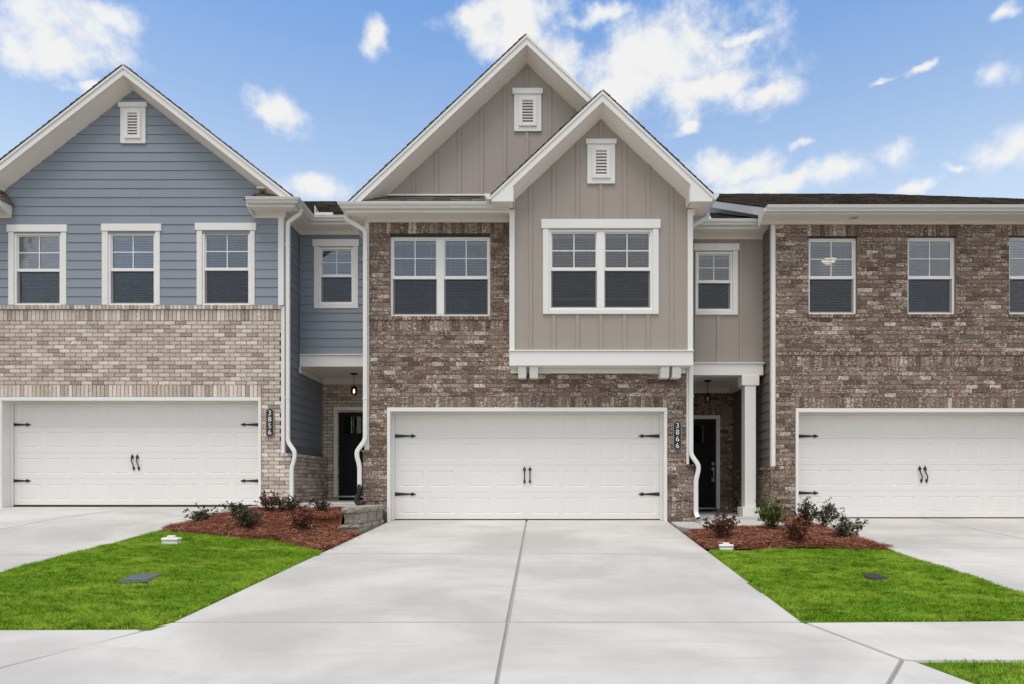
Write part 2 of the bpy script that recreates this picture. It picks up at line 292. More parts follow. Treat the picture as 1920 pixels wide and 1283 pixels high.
# ------------------------------------------------------------------ mesh building
WL = {}                                              # world location of every object that can be a parent
class MB:
    def __init__(s): s.v = []; s.f = []
    def add(s, v, f):
        b = len(s.v); s.v += [tuple(p) for p in v]; s.f += [tuple(i+b for i in q) for q in f]; return s
    def hexa(s, p):                                  # 4 points of one end, 4 matching points of the other
        return s.add(p, [(0,1,2,3), (7,6,5,4), (0,4,5,1), (1,5,6,2), (2,6,7,3), (3,7,4,0)])
    def box(s, x0, x1, y0, y1, z0, z1):
        return s.hexa([(x0,y0,z0),(x1,y0,z0),(x1,y1,z0),(x0,y1,z0),(x0,y0,z1),(x1,y0,z1),(x1,y1,z1),(x0,y1,z1)])
    def prism(s, poly, vec):                         # polygon of 3D points pushed along vec
        n = len(poly); v = [tuple(p) for p in poly] + [tuple(p[i]+vec[i] for i in range(3)) for p in poly]
        return s.add(v, [tuple(range(n)), tuple(range(2*n-1, n-1, -1))] + [(i, i+n, (i+1) % n+n, (i+1) % n) for i in range(n)])
    def pxz(s, poly, y0, y1): return s.prism([(x, y0, z) for x, z in poly], (0, y1-y0, 0))
    def pyz(s, poly, x0, x1): return s.prism([(x0, y, z) for y, z in poly], (x1-x0, 0, 0))
    def pxy(s, poly, z0, z1): return s.prism([(x, y, z0) for x, y in poly], (0, 0, z1-z0))
    def plan(s, path, prof):                         # profile (outward, z) mitred along a plan path; outward = right-hand side of the path
        n = len(path); k = len(prof); v = []
        for i, p in enumerate(path):
            ds = []
            if i > 0: d = Vector(p)-Vector(path[i-1]); ds.append(d.normalized())
            if i < n-1: d = Vector(path[i+1])-Vector(p); ds.append(d.normalized())
            nr = [Vector((d.y, -d.x)) for d in ds]
            mt = sum(nr, Vector((0, 0)))
            mt = mt/ (mt.dot(nr[0]) if abs(mt.dot(nr[0])) > 1e-6 else 1)
            v += [(p[0]+mt.x*o, p[1]+mt.y*o, z) for o, z in prof]
        f = [tuple(range(k)), tuple(range(n*k-1, (n-1)*k-1, -1))]
        for i in range(n-1):
            for j in range(k): f.append((i*k+j, (i+1)*k+j, (i+1)*k+(j+1) % k, i*k+(j+1) % k))
        return s.add(v, f)
    def tube(s, path, w, d=None, nseg=8, power=2.0, cap=True):   # tube along a 3D path; w x d rounded section; w may be a list
        d = d if d is not None else w; P = [Vector(p) for p in path]; v = []; n = len(P)
        for i, p in enumerate(P):
            t = ((P[i+1]-p).normalized() if i < n-1 else Vector((0,0,0))) + ((p-P[i-1]).normalized() if i > 0 else Vector((0,0,0)))
            t.normalize(); ref = Vector((0,1,0)) if abs(t.y) < 0.9 else Vector((1,0,0))
            a = ref.cross(t).normalized(); b = t.cross(a)
            ww = w[i] if isinstance(w, (list, tuple)) else w; dd = d[i] if isinstance(d, (list, tuple)) else d
            for j in range(nseg):
                q = 2*math.pi*(j+0.5)/nseg; c, e = math.cos(q), math.sin(q)
                g = (abs(c)**power+abs(e)**power)**(-1/power)
                v.append(p+a*(c*g*ww)+b*(e*g*dd))
        f = []
        if cap: f += [tuple(range(nseg)), tuple(range(n*nseg-1, (n-1)*nseg-1, -1))]
        for i in range(n-1):
            for j in range(nseg): f.append((i*nseg+j, i*nseg+(j+1) % nseg, (i+1)*nseg+(j+1) % nseg, (i+1)*nseg+j))
        return s.add(v, f)
    def lathe(s, c, prof, n=12):                     # (radius, z) profile round a vertical axis at c
        v = []; k = len(prof)
        for i in range(n):
            a = 2*math.pi*i/n; v += [(c[0]+r*math.cos(a), c[1]+r*math.sin(a), c[2]+z) for r, z in prof]
        f = [(i*k+j, ((i+1) % n)*k+j, ((i+1) % n)*k+j+1, i*k+j+1) for i in range(n) for j in range(k-1)]
        return s.add(v, f)
    def build(s, name, mat, parent=None, bevel=0.0, smooth=False, recalc=True, kind=None, seg=2):
        import bmesh
        v = np.array(s.v); c = (v.min(0)+v.max(0))/2; c[2] = v[:, 2].min(); c = Vector(c.tolist())
        me = bpy.data.meshes.new(name); me.from_pydata([(Vector(p)-c)[:] for p in s.v], [], s.f)
        if recalc and len(s.f) < 20000:
            bm = bmesh.new(); bm.from_mesh(me); bmesh.ops.recalc_face_normals(bm, faces=bm.faces); bm.to_mesh(me); bm.free()
        if smooth: me.polygons.foreach_set('use_smooth', [True]*len(me.polygons))
        if mat is not None: me.materials.append(mat)
        o = link(name, me, c, parent)
        if bevel: b = o.modifiers.new('edge', 'BEVEL'); b.width = bevel; b.segments = seg; b.limit_method = 'ANGLE'; b.angle_limit = R(35)
        if kind: o['kind'] = kind
        return o
def link(name, data, world, parent=None):
    o = bpy.data.objects.new(name, data); COL.objects.link(o); W = Vector(world); WL[o] = W
    o.parent = parent; o.location = W-(WL[parent] if parent else Vector((0,0,0)))
    return o
def thing(name, label, cat, loc, group=None, kind=None):
    o = link(name, None, loc); tag(o, label, cat, group); o.empty_display_size = 0.2
    return o
def tag(o, label, cat, group=None):
    o['label'] = label; o['category'] = cat
    if group: o['group'] = group
    return o
def struct(o): o['kind'] = 'structure'; return o
def tri_mesh(name, V, Fc, mat, parent=None, smooth=False, kind='stuff'):   # numpy verts (n,3), faces (m,k)
    V = np.asarray(V, dtype=np.float32); Fc = np.asarray(Fc, dtype=np.int32); k = Fc.shape[1]
    c = V.mean(0); c[2] = V[:, 2].min(); me = bpy.data.meshes.new(name)
    me.vertices.add(len(V)); me.vertices.foreach_set('co', (V-c).ravel())
    me.loops.add(Fc.size); me.loops.foreach_set('vertex_index', Fc.ravel())
    me.polygons.add(len(Fc)); me.polygons.foreach_set('loop_start', np.arange(len(Fc), dtype=np.int32)*k)
    if smooth: me.polygons.foreach_set('use_smooth', np.ones(len(Fc), dtype=bool))
    me.update(calc_edges=True); me.materials.append(mat)
    o = link(name, me, c.tolist(), parent)
    if kind: o['kind'] = kind
    return o

# ------------------------------------------------------------------ the ground and its heights
SL = 0.061
def sstep(t): t = min(1, max(0, t)); return t*t*(3-2*t)
def g(x, y):
    z = -SL*(12.5-min(max(y, 0.6), 13.57))
    r = 0.173*min(1, max(0, (y-5.5)/6)); return z+r*sstep((-3.0-x)/2.5)
def GH(px, py):                                     # where the sight line of a photo point meets the ground
    lo, hi = 0.5, 40.0
    for _ in range(60):
        t = (lo+hi)/2
        if ZC+(VY-py)*t/F > g(X(px, t), t): lo = t
        else: hi = t
    return (X(px, lo), lo)
def bed_h(x, y):
    z = g(x, y)
    if x < 0:
        yf = 9.72-(x+5.5)*0.20
        t = sstep((y-yf-0.05)/(11.75-yf)); t *= sstep((x+5.62)/0.9)
        if y < 10.85: t *= sstep((-2.95-x)/0.95)
        return z*(1-t)+0.25*t+0.008
    return z+0.008+0.07*sstep(min((x-2.6)/0.5, (5.0-x)/0.6, (y-9.0)/0.5))

def earth():
    xs = np.concatenate([[-400, -60, -20], np.linspace(-13, 13, 53), [20, 60, 400]])
    ys = np.concatenate([[-400, -60, -12, -9, 0.4], np.linspace(1.0, 14, 40), [24, 60, 400]])
    v = [(x, y, (g(x, y) if y > 0.5 else -0.9)-0.09) for y in ys for x in xs]
    n = len(xs); f = [(j*n+i, j*n+i+1, (j+1)*n+i+1, (j+1)*n+i) for j in range(len(ys)-1) for i in range(n-1)]
    struct(MB().add(v, f).build('ground', M['soil']))
earth()
struct(MB().add([(-300,-9,-0.87),(300,-9,-0.87),(300,1.75,-0.87),(-300,1.75,-0.87)], [(0,1,2,3)]).build('road', M['asphalt']))

def slab(parent, poly, th=0.09, gap=0.009, mat='concrete', name='slab', ch=0.011):
    """one concrete panel: its polygon drawn in by half a joint, top following the ground, tooled edge"""
    c = Vector((sum(p[0] for p in poly)/len(poly), sum(p[1] for p in poly)/len(poly)))
    P = [Vector(p) for p in poly]; n = len(P)
    area = sum(P[i].x*P[(i+1) % n].y-P[(i+1) % n].x*P[i].y for i in range(n))
    if area < 0: P.reverse()
    def inset(d):
        out = []
        for i in range(n):
            a = (P[i]-P[i-1]).normalized(); b = (P[(i+1) % n]-P[i]).normalized()
            na = Vector((-a.y, a.x)); nb = Vector((-b.y, b.x)); m_ = na+nb; m_ = m_/m_.dot(na)
            out.append(P[i]+m_*d)
        return out
    A = inset(gap); B = inset(gap+ch)
    v = [(p.x, p.y, g(p.x, p.y)-th) for p in A]+[(p.x, p.y, g(p.x, p.y)-0.013) for p in A]+[(p.x, p.y, g(p.x, p.y)) for p in B]
    f = [tuple(range(n-1, -1, -1)), tuple(range(2*n, 3*n))]
    for i in range(n):
        j = (i+1) % n; f += [(i, j, n+j, n+i), (n+i, n+j, 2*n+j, 2*n+i)]
    o = MB().add(v, f).build(name, M[mat], parent); o.data.materials.append(M['joint'])
    for p in o.data.polygons:
        if len(p.vertices) == 4 and 0.25 < p.normal.z < 0.97 and p.area < 0.4: p.material_index = 1
    return o
def base(parent, poly):
    bm_ = MB().add([(x, y, g(x, y)-0.024) for x, y in poly], [tuple(range(len(poly)))]); bm_.build('joint_filler', M['joint'], parent)
drive = link('driveway', None, (0, 9, g(0, 9))); struct(drive)
XL = lambda y: -2.73+(y-12.54)*0.034; XM = lambda y: -0.13+(y-12.54)*0.0115; XR = lambda y: 2.54+(y-12.54)*0.0455
for y0, y1 in ((12.97, 8.9), (8.9, 5.47)):
    slab(drive, [(XL(y0), y0), (XM(y0), y0), (XM(y1), y1), (XL(y1), y1)], gap=0.009)
    slab(drive, [(XM(y0), y0), (XR(y0), y0), (XR(y1), y1), (XM(y1), y1)], gap=0.009)
# the sidewalk crossing and the apron down to the road
slab(drive, [(XL(5.47), 5.47), (XM(5.47), 5.47), (-0.25, 1.8), (-4.6, 1.8), (-3.48, 4.36)], gap=0.006, ch=0.009)
slab(drive, [(XM(5.47), 5.47), (XR(5.47), 5.47), (2.50, 4.52), (2.16, 4.06), (1.3, 1.8), (-0.25, 1.8)], gap=0.006, ch=0.009)
slab(drive, [(2.50, 4.52), (2.575, 4.50), (2.71, 4.06), (3.6, 1.8), (1.3, 1.8), (2.16, 4.06)], gap=0.006)
base(drive, [(XL(12.9), 12.9), (XR(12.9), 12.9), (XR(5.47), 5.47), (XL(5.47), 5.47)]); base(drive, [(XL(5.47), 5.47), (XR(5.47), 5.47), (2.55, 4.5), (3.5, 1.85), (-4.5, 1.85), (-3.48, 4.36)])
ldrive = link('driveway', None, (-8, 9, g(-8, 9))); struct(ldrive)
lx = lambda y: -5.52-(13.5-y)*0.05 if y > 5.4 else -5.92
for y0, y1 in ((13.97, 8.3), (8.3, 5.35)):
    for a, b in ((lx, lambda y: -8.16-(13.5-y)*0.03), (lambda y: -8.16-(13.5-y)*0.03, lambda y: -10.95-(13.5-y)*0.02)):
        pts = [(b(y0), y0)] + ([(b(11.5), 11.5)] if y0 > 11.5 else []) + [(b(y1), y1), (a(y1), y1)] + ([(a(11.5), 11.5)] if y0 > 11.5 else []) + [(a(y0), y0)]
        slab(ldrive, pts)
rdrive = link('driveway', None, (8, 9, g(8, 9))); struct(rdrive)
rx_ = lambda y: 4.98+(y-11.0)*0.045
for y0, y1 in ((13.2, 9.37), (9.37, 5.55)):
    slab(rdrive, [(rx_(y0), y0), (7.6+(y0-12)*0.03, y0), (7.6+(y1-12)*0.03, y1), (rx_(y1), y1)])
    slab(rdrive, [(7.6+(y0-12)*0.03, y0), (10.3, y0), (10.3, y1), (7.6+(y1-12)*0.03, y1)])
base(rdrive, [(rx_(13.0)+0.02, 13.0), (10.3, 13.0), (10.3, 5.6), (rx_(5.6)+0.02, 5.6)])
for y0, y1 in ((13.5, 11.5), (11.5, 5.4)): base(ldrive, [(lx(y0)-0.02, y0), (-10.9, y0), (-10.9, y1), (lx(y1)-0.02, y1)])
walk = link('sidewalk', None, (4, 5, g(4, 5))); struct(walk)
slab(walk, [(XR(5.47)+0.005, 5.47), (5.6, 5.56), (5.6, 4.52), (2.585, 4.50), (2.51, 4.52)], gap=0.005)
slab(walk, [(5.6, 5.56), (9.5, 5.6), (9.5, 4.55), (5.6, 4.52)], gap=0.005); slab(walk, [(9.5, 5.6), (13.5, 5.64), (13.5, 4.6), (9.5, 4.55)], gap=0.005)
slab(walk, [(XL(5.3)-0.01, 5.27), (-3.49, 4.36), (-6.5, 4.2), (-6.5, 5.22)], gap=0.005)
slab(walk, [(-6.5, 5.22), (-6.5, 4.2), (-10.5, 4.15), (-10.5, 5.2)], gap=0.005)
kerb = MB().box(-60, -4.65, 1.75, 1.9, -1.0, -0.70).box(3.65, 60, 1.75, 1.9, -1.0, -0.70).build('kerb', M['concrete'], bevel=0.02); struct(kerb)
# entry walks and porch slabs
pw = link('porch_walk', None, (-4, 13, 0.2)); struct(pw)
MB().box(-5.50, -2.98, 11.72, 13.60, -0.05, 0.275).build('slab', M['porch_concrete'], pw, bevel=0.012)
MB().box(-4.95, -3.06, 13.61, 16.0, -0.05, 0.315).build('porch_floor', M['porch_concrete'], pw, bevel=0.012)
pr = link('porch_walk', None, (3.6, 12, -0.05)); struct(pr)
slab(pr, [(2.58, 12.9), (2.56, 11.9), (2.95, 11.05), (4.2, 10.95), (4.62, 11.4), (4.62, 12.9)])
MB().box(3.03, 4.60, 12.86, 15.4, -0.1, 0.07).build('porch_floor', M['porch_concrete'], pr, bevel=0.012)

# ------------------------------------------------------------------ brickwork
CY, BW, JO = 0.0815, 0.2245, 0.0095
class Bricks:
    def __init__(s): s.b = []
    def run(s, face, plane, spans, z0, z1, openings=(), start=0, proud=0.0):
        """running bond up from z0; spans(zmid) -> (u0, u1); openings: (u0, u1, z0, z1); face: 'f' front, 'r' faces +X, 'l' faces -X"""
        n = max(1, round((z1-z0)/CY)); h = (z1-z0)/n
        for i in range(n):
            za = z0+i*h; zm = za+h/2; u0, u1 = spans(zm) if callable(spans) else spans
            iv = [(u0, u1)]
            for a, b, c, d in openings:
                if c < zm < d:
                    nv = []
                    for p, q in iv:
                        if b <= p or a >= q: nv.append((p, q)); continue
                        if p < a: nv.append((p, a))
                        if b < q: nv.append((b, q))
                    iv = nv
            off = (BW/2 if (i+start) % 2 else 0.0)+random.uniform(-0.006, 0.006)
            for p, q in iv:
                e = math.floor((p-off)/BW)*BW+off
                while e < q-0.004:
                    a, b = max(e, p), min(e+BW, q); e += BW
                    if b-a > 0.03: s.b.append((face, plane-0 if False else plane, a+JO/2, b-JO/2, za+JO/2, za+h-JO/2, proud))
    def soldier(s, face, plane, u0, u1, z0, z1, proud=0.0, w=CY):
        n = max(1, round((u1-u0)/w)); w = (u1-u0)/n
        for i in range(n): s.b.append((face, plane, u0+i*w+JO/2, u0+(i+1)*w-JO/2, z0+JO/2, z1-JO/2, proud))
    BAS = {'f': ((1, 0), (0, -1)), 'r': ((0, 1), (1, 0)), 'l': ((0, -1), (-1, 0))}
    D = 0.075
    @staticmethod
    def local(w, h, jit=0.0022):
        c = 0.0045; D = Bricks.D; j = lambda: random.uniform(-jit, jit)
        v = [(-w/2, -D, -h/2), (w/2, -D, -h/2), (w/2, -D, h/2), (-w/2, -D, h/2)]
        v += [(-w/2+j()*.5, -c, -h/2+j()*.5), (w/2+j()*.5, -c, -h/2+j()*.5), (w/2+j()*.5, -c, h/2+j()*.5), (-w/2+j()*.5, -c, h/2+j()*.5)]
        k = j()*0.6
        v += [(-w/2+c+j(), k+j()*.6, -h/2+c+j()*.6), (w/2-c+j(), k+j()*.6, -h/2+c+j()*.6), (w/2-c+j(), k+j()*.6, h/2-c+j()*.6), (-w/2+c+j(), k+j()*.6, h/2-c+j()*.6)]
        f = [(8, 9, 10, 11)]
        for i in range(4):
            q = (i+1) % 4; f += [(i, q, 4+q, 4+i), (4+i, 4+q, 8+q, 8+i)]
        return v, f
    def finish(s, wall, mat, n_single=300):
        def key(t):
            face, pl, u0, u1, z0, z1, pr_ = t
            p = ((u0+u1)/2, pl) if face == 'f' else (pl, (u0+u1)/2)
            full = face == 'f' and u1-u0 > 0.205 and z1-z0 < 0.09
            vis = abs(p[0]*F/p[1]+VX-960) < 940
            return (0 if full and vis else 1, math.hypot(p[0], p[1])+0.25*abs((z0+z1)/2-ZC))
        order = sorted(s.b, key=key); single = [t for t in order[:n_single] if key(t)[0] == 0]; rest = order[len(single):]
        protos = []
        for k in range(14):
            v, f = Bricks.local(BW-JO, CY-JO); me = bpy.data.meshes.new('brick')
            me.from_pydata([(x, -n_, z) for x, n_, z in v], [], f); me.materials.append(mat); protos.append(me)
        for i, (face, pl, u0, u1, z0, z1, pr_) in enumerate(single):
            o = link('brick', protos[i % 14], ((u0+u1)/2, pl-pr_, (z0+z1)/2), wall); o.scale = ((u1-u0)/(BW-JO), 1, (z1-z0)/(CY-JO))
        mb = MB()
        for face, pl, u0, u1, z0, z1, pr_ in rest:
            v, f = Bricks.local(u1-u0, z1-z0); (ux, uy), (nx, ny) = Bricks.BAS[face]
            if face == 'f': cx, cy = (u0+u1)/2, pl
            else: cx, cy = pl, (u0+u1)/2
            mb.add([(cx+a*ux+(n_+pr_)*nx, cy+a*uy+(n_+pr_)*ny, (z0+z1)/2+b) for a, n_, b in v], f)
        mb.build('brick_courses', mat, wall, recalc=False, kind='stuff')

# ------------------------------------------------------------------ windows
def window(parent, x0, x1, z0, z1, Y, units=1, zmeet=None, trim=None, head=None, bottom_trim=True, proud=0.035, glasses=None, blind_bottom=0.0, label=None, open_half=None):
    """vinyl double-hung window in the opening x0..x1, z0..z1 of a wall whose face is at Y; trim = casing outer box (x0, x1, z0), head = header box (x0, x1, z0, z1)"""
    w = link('window', None, ((x0+x1)/2, Y, z0), parent)
    if label: w['label'] = label
    if trim:
        tx0, tx1, tz0 = trim; hx0, hx1, hz0, hz1 = head; Yp = Y-proud
        MB().box(hx0, hx1, Yp-0.012, Y+0.02, hz0, hz1).build('header_trim', M['white'], w, bevel=0.004)
        for a, b in ((tx0, x0), (x1, tx1)): MB().box(a, b, Yp, Y+0.02, tz0, hz0-0.002).build('casing', M['white'], w, bevel=0.004)
        if bottom_trim: MB().box(x0+0.002, x1-0.002, Yp, Y+0.02, tz0, z0).build('sill_trim', M['white'], w, bevel=0.004)
    fw = 0.042; fr = MB(); ya, yb = Y-(0.008 if trim else -0.03), Y+0.10
    fr.box(x0, x1, ya, yb, z1-fw, z1).box(x0, x1, ya, yb, z0, z0+fw*0.8)
    fr.box(x0, x0+fw, ya, yb, z0+fw*0.8, z1-fw).box(x1-fw, x1, ya, yb, z0+fw*0.8, z1-fw)
    uw = (x1-x0)/units
    for k in range(1, units): fr.box(x0+k*uw-0.068, x0+k*uw+0.068, ya-0.002, yb, z0+fw*0.8, z1-fw)
    fr.build('frame', M['vinyl'], w, bevel=0.005)
    zm = zmeet if zmeet else (z0+z1)/2; tilt0 = random.uniform(0.42, 0.66)
    for k in range(units):
        a = x0+k*uw+(fw if k == 0 else 0.068); b = x0+(k+1)*uw-(fw if k == units-1 else 0.068)
        s = 0.022; gy = Y+0.035+(0 if trim else 0.03); ly = gy+0.02
        MB().box(a, b, gy-0.025, gy+0.03, zm-0.03, zm+0.03).build('sash_rail', M['vinyl'], w, bevel=0.004)
        sb = MB().box(a, a+s, gy-0.008, gy+0.03, zm+0.03, z1-fw).box(b-s, b, gy-0.008, gy+0.03, zm+0.03, z1-fw).box(a+s, b-s, gy-0.008, gy+0.03, z1-fw-s, z1-fw)
        sb.build('upper_sash', M['vinyl'], w)
        lb = z0+fw*0.8
        sb = MB().box(a, a+s, ly-0.008, ly+0.03, lb, zm-0.03).box(b-s, b, ly-0.008, ly+0.03, lb, zm-0.03).box(a+s, b-s, ly-0.008, ly+0.03, lb, lb+s*1.4)
        sb.build('lower_sash', M['vinyl'], w)
        MB().box(a+s, b-s, gy+0.004, gy+0.010, zm+0.03, z1-fw-s).build('pane', M['glass'], w)
        MB().box(a+s, b-s, ly+0.004, ly+0.010, lb+s*1.4, zm-0.03).build('pane', M['glass'], w)
        MB().add([(a, gy-0.012, lb), (b, gy-0.012, lb), (b, gy-0.012, zm-0.03), (a, gy-0.012, zm-0.03)], [(0,1,2,3)]).build('insect_screen', M['screen'], w)
        xm, zq = (a+b)/2, (zm+0.03+z1-fw-s)/2
        MB().box(xm-0.009, xm+0.009, gy-0.004, gy+0.003, zm+0.03, z1-fw-s).build('muntin', M['vinyl'], w)
        MB().box(a+s, xm-0.010, gy-0.004, gy+0.003, zq-0.009, zq+0.009).box(xm+0.010, b-s, gy-0.004, gy+0.003, zq-0.009, zq+0.009).build('muntin', M['vinyl'], w)
        # blind: head rail, tilted slats, ladder cords, bottom rail
        bl = MB(); by = gy+0.10; zt = z1-fw-0.01; zb = lb+blind_bottom+0.02; sp = 0.053
        bl.box(a, b, by-0.025, by+0.025, zt-0.045, zt)
        z = zt-0.06
        while z > zb+0.03:
            t = tilt0+random.uniform(-0.05, 0.05); dy, dz = 0.025*math.cos(t), 0.025*math.sin(t); e = random.uniform(-0.001, 0.001)
            xr = b if open_half is None else (a+b)/2-0.02
            bl.hexa([(a, by-dy, z-dz+e), (xr, by-dy, z-dz-e), (xr, by+dy, z+dz-e), (a, by+dy, z+dz+e), (a, by-dy, z-dz+e+0.003), (xr, by-dy, z-dz-e+0.003), (xr, by+dy, z+dz-e+0.003), (a, by+dy, z+dz+e+0.003)])
            z -= sp
        bl.box(a, b, by-0.025, by+0.025, zb, zb+0.028)
        for q in (0.14, 0.5, 0.86):
            xq = a+(b-a)*q; bl.box(xq-0.002, xq+0.002, by-0.031, by-0.028, zb, zt)
        bl.build('blind', M['slat'], w, kind='stuff')
    return w

def siding(parent, face, plane, spans, z0, z1, mat, ex=0.183, openings=(), splits=True, name='siding_board'):
    """lapped boards one by one; spans(z) -> (u0, u1) of the wall at that height"""
    n = int(math.ceil((z1-z0)/ex)); (ux, uy), (nx, ny) = Bricks.BAS[face]
    sgn = 1 if face != 'l' else -1
    for i in range(n):
        za, zb = z0+i*ex, min(z0+(i+1)*ex+0.02, z1); zm = (za+min(zb, z0+(i+1)*ex))/2
        A, B = spans(za), spans(zb)
        if A[1]-A[0] < 0.05: continue
        if B[1] < B[0]: B = ((B[0]+B[1])/2,)*2
        segs = [(A[0], A[1], B[0], B[1])]
        for a, b, c, d in openings:
            if c < zm < d:
                ns = []
                for p, q, r_, s_ in segs:
                    if b <= p or a >= q: ns.append((p, q, r_, s_)); continue
                    if p < a-0.02: ns.append((p, a, min(r_, a), a))
                    if b+0.02 < q: ns.append((b, q, b, max(s_, b)))
                segs = ns
        for p, q, r_, s_ in segs:
            cuts = [p]
            if splits and q-p > 3.4: cuts.append(p+(q-p)*random.uniform(0.3, 0.7))
            cuts.append(q)
            for k in range(len(cuts)-1):
                a, b = cuts[k], cuts[k+1]-(0.002 if k < len(cuts)-2 else 0)
                a2, b2 = (r_ if k == 0 else a), (s_ if k == len(cuts)-2 else b)
                o0 = 0.017+random.uniform(-0.0015, 0.0015); pts = []
                for (u, z, o) in ((a, za, -0.012), (b, za, -0.012), (b, za, o0), (a, za, o0), (a2, zb, -0.012), (b2, zb, -0.012), (b2, zb, 0.004), (a2, zb, 0.004)):
                    pts.append((u+o*nx, plane+o*ny, z) if face == 'f' else (plane+o*nx, u, z))
                MB().hexa(pts).build(name, mat, parent)

def strips(parent, P0, u, s, nrm, ulen, slen, mat, ex=0.14, tab=0.30, single=False, clip=None, name='shingle'):
    """shingle tabs on a roof plane: P0 lower corner, u along the eave, s up the slope"""
    P0, u, s, nrm = Vector(P0), Vector(u).normalized(), Vector(s).normalized(), Vector(nrm).normalized()
    mb = MB(); nrow = int(slen/ex)
    for r_ in range(nrow):
        a = -random.uniform(0, tab)
        while a < ulen:
            w = tab*random.uniform(0.55, 1.3) if tab < 5 else ulen+1
            a0, a1 = max(0, a), min(ulen, a+w); a += w
            if clip:
                lo, hi = clip((r_+0.5)*ex); a0, a1 = max(a0, lo), min(a1, hi)
            if a1-a0 < 0.02: continue
            th = random.choice((0.008, 0.011, 0.016)); s0 = r_*ex+random.uniform(-0.004, 0.004); s1 = min(slen, s0+ex*1.25)
            q = []
            for (uu, ss, hh) in ((a0, s0, 0), (a1, s0, 0), (a1, s1, 0), (a0, s1, 0), (a0, s0, th+0.004), (a1, s0, th+0.004), (a1, s1, 0.004), (a0, s1, 0.004)):
                q.append(P0+u*uu+s*ss+nrm*hh)
            if single: MB().hexa(q).build(name, mat, parent)
            else: mb.hexa(q)
    if not single: mb.build('shingle_courses', mat, parent, recalc=False, kind='stuff')

def gable(parent, xc, zt, slope, xl, xr, Yr, Yb, dz, Yw, zw, cutl, cutr, Yclip_r=None, tails=None):
    """roof with its ridge running back: slabs, rake boards, sloped soffits. cutl / cutr: height where a rake board is cut off level"""
    roof = link('roof', None, (xc, Yr, cutl), parent); L_ = math.hypot(1, slope)
    for sg, xe, cut in ((-1, xl, cutl), (1, xr, cutr)):
        ze = zt-slope*abs(xe-xc); y0 = Yr-0.012
        yb = Yb
        ya = y0 if not (sg > 0 and Yclip_r) else Yclip_r
        MB().hexa([(xc, ya, zt-0.045), (xe, ya, ze-0.045), (xe, yb, ze-0.045), (xc, yb, zt-0.045), (xc, ya, zt-0.012), (xe, ya, ze-0.012), (xe, yb, ze-0.012), (xc, yb, zt-0.012)]).build('roof_deck', M['shingle'], roof)
        strips(roof, (xe, ya-0.012, ze-0.012), (0, 1, 0), (-sg*1, 0, slope), (sg*slope, 0, 1), yb-ya, abs(xe-xc)*L_, M['shingle'], tab=9)
        zi = zt-dz; xi = xc+sg*(zi-cut)/slope                    # inner edge meets the level cut
        xo = xe; top = zt-0.03
        if sg > 0 and Yclip_r: xo = 1.35; ze2 = top-slope*(xo-xc); poly = [(xc, top), (xo, ze2), (xo, ze2-dz+0.03), (xc, zi)]
        elif tails:
            xt = tails[0] if sg < 0 else tails[1]
            poly = [(xc, top), (xe, top-slope*abs(xe-xc)), (xe+(-sg)*0.01, cut), (xt, cut), (xt, zi-slope*abs(xt-xc)), (xc, zi)]
        else: poly = [(xc, top), (xc+sg*(top-cut)/slope, cut), (xi, cut), (xc, zi)]
        MB().pxz(poly, Yr, Yr+0.025).build('rake_board', M['white'], roof, bevel=0.003)
        xe2 = poly[1][0]; z1_ = poly[1][1]                       # narrow shingle mould along the top, set proud
        MB().pxz([(xc, top+0.002), (xe2, z1_+0.002), (xe2, z1_-0.052), (xc, top-0.056)], Yr-0.014, Yr-0.001).build('shingle_mould', M['white'], roof)
        zs = zi; xe3 = (xi if not (sg > 0 and Yclip_r) else 1.35) if not tails else (tails[0] if sg < 0 else tails[1])
        za_, zb_ = zi-slope*abs(xe3-xc), zw-slope*abs(xe3-xc)
        MB().hexa([(xc, Yr+0.026, zs+0.005), (xe3, Yr+0.026, za_+0.005), (xe3, Yw+0.01, zb_), (xc, Yw+0.01, zw), (xc, Yr+0.026, zs+0.02), (xe3, Yr+0.026, za_+0.02), (xe3, Yw+0.01, zb_+0.02), (xc, Yw+0.01, zw+0.02)]).build('rake_soffit', M['soffit'], roof)
    return roof
GUT = [(0.0, 0.0), (0.0, -0.100), (0.068, -0.100), (0.070, -0.082), (0.080, -0.066), (0.105, -0.050), (0.112, -0.034), (0.112, -0.012), (0.120, -0.010), (0.120, 0.0)]
def gutter(parent, path, o, z, ends=True):
    return MB().plan(path, [(o+a, z+b) for a, b in GUT]).build('gutter', M['metal_white'], parent, bevel=0.002)
def eave(parent, path, o, zg, zs, zf):
    """fascia, soffit and frieze that follow a wall line"""
    MB().plan(path, [(o-0.022, zs-0.012), (o, zs-0.012), (o, zg+0.0), (o-0.022, zg)]).build('fascia', M['white'], parent)
    MB().plan(path, [(-0.01, zs), (o-0.024, zs), (o-0.024, zs+0.012), (-0.01, zs+0.012)]).build('soffit', M['soffit'], parent)
    MB().plan(path, [(-0.01, zf), (0.024, zf), (0.024, zs-0.002), (-0.01, zs-0.002)]).build('frieze', M['soffit'], parent, bevel=0.003)
    MB().plan(path, [(0.025, zs-0.034), (0.052, zs-0.006), (0.052, zs-0.001), (0.025, zs-0.001)]).build('crown_mould', M['soffit'], parent)
def curve_pts(pts, n=5):
    """round the corners of a path of 3D points with their own radius"""
    out = [Vector(pts[0])]
    for i in range(1, len(pts)-1):
        p0, p, p1 = Vector(pts[i-1]), Vector(pts[i]), Vector(pts[i+1]); r_ = min(0.07, (p-p0).length*0.45, (p1-p).length*0.45)
        a = p+(p0-p).normalized()*r_; b = p+(p1-p).normalized()*r_
        for k in range(n+1): t = k/n; out.append(a*(1-t)**2+p*2*t*(1-t)+b*t*t)
    out.append(Vector(pts[-1])); return out
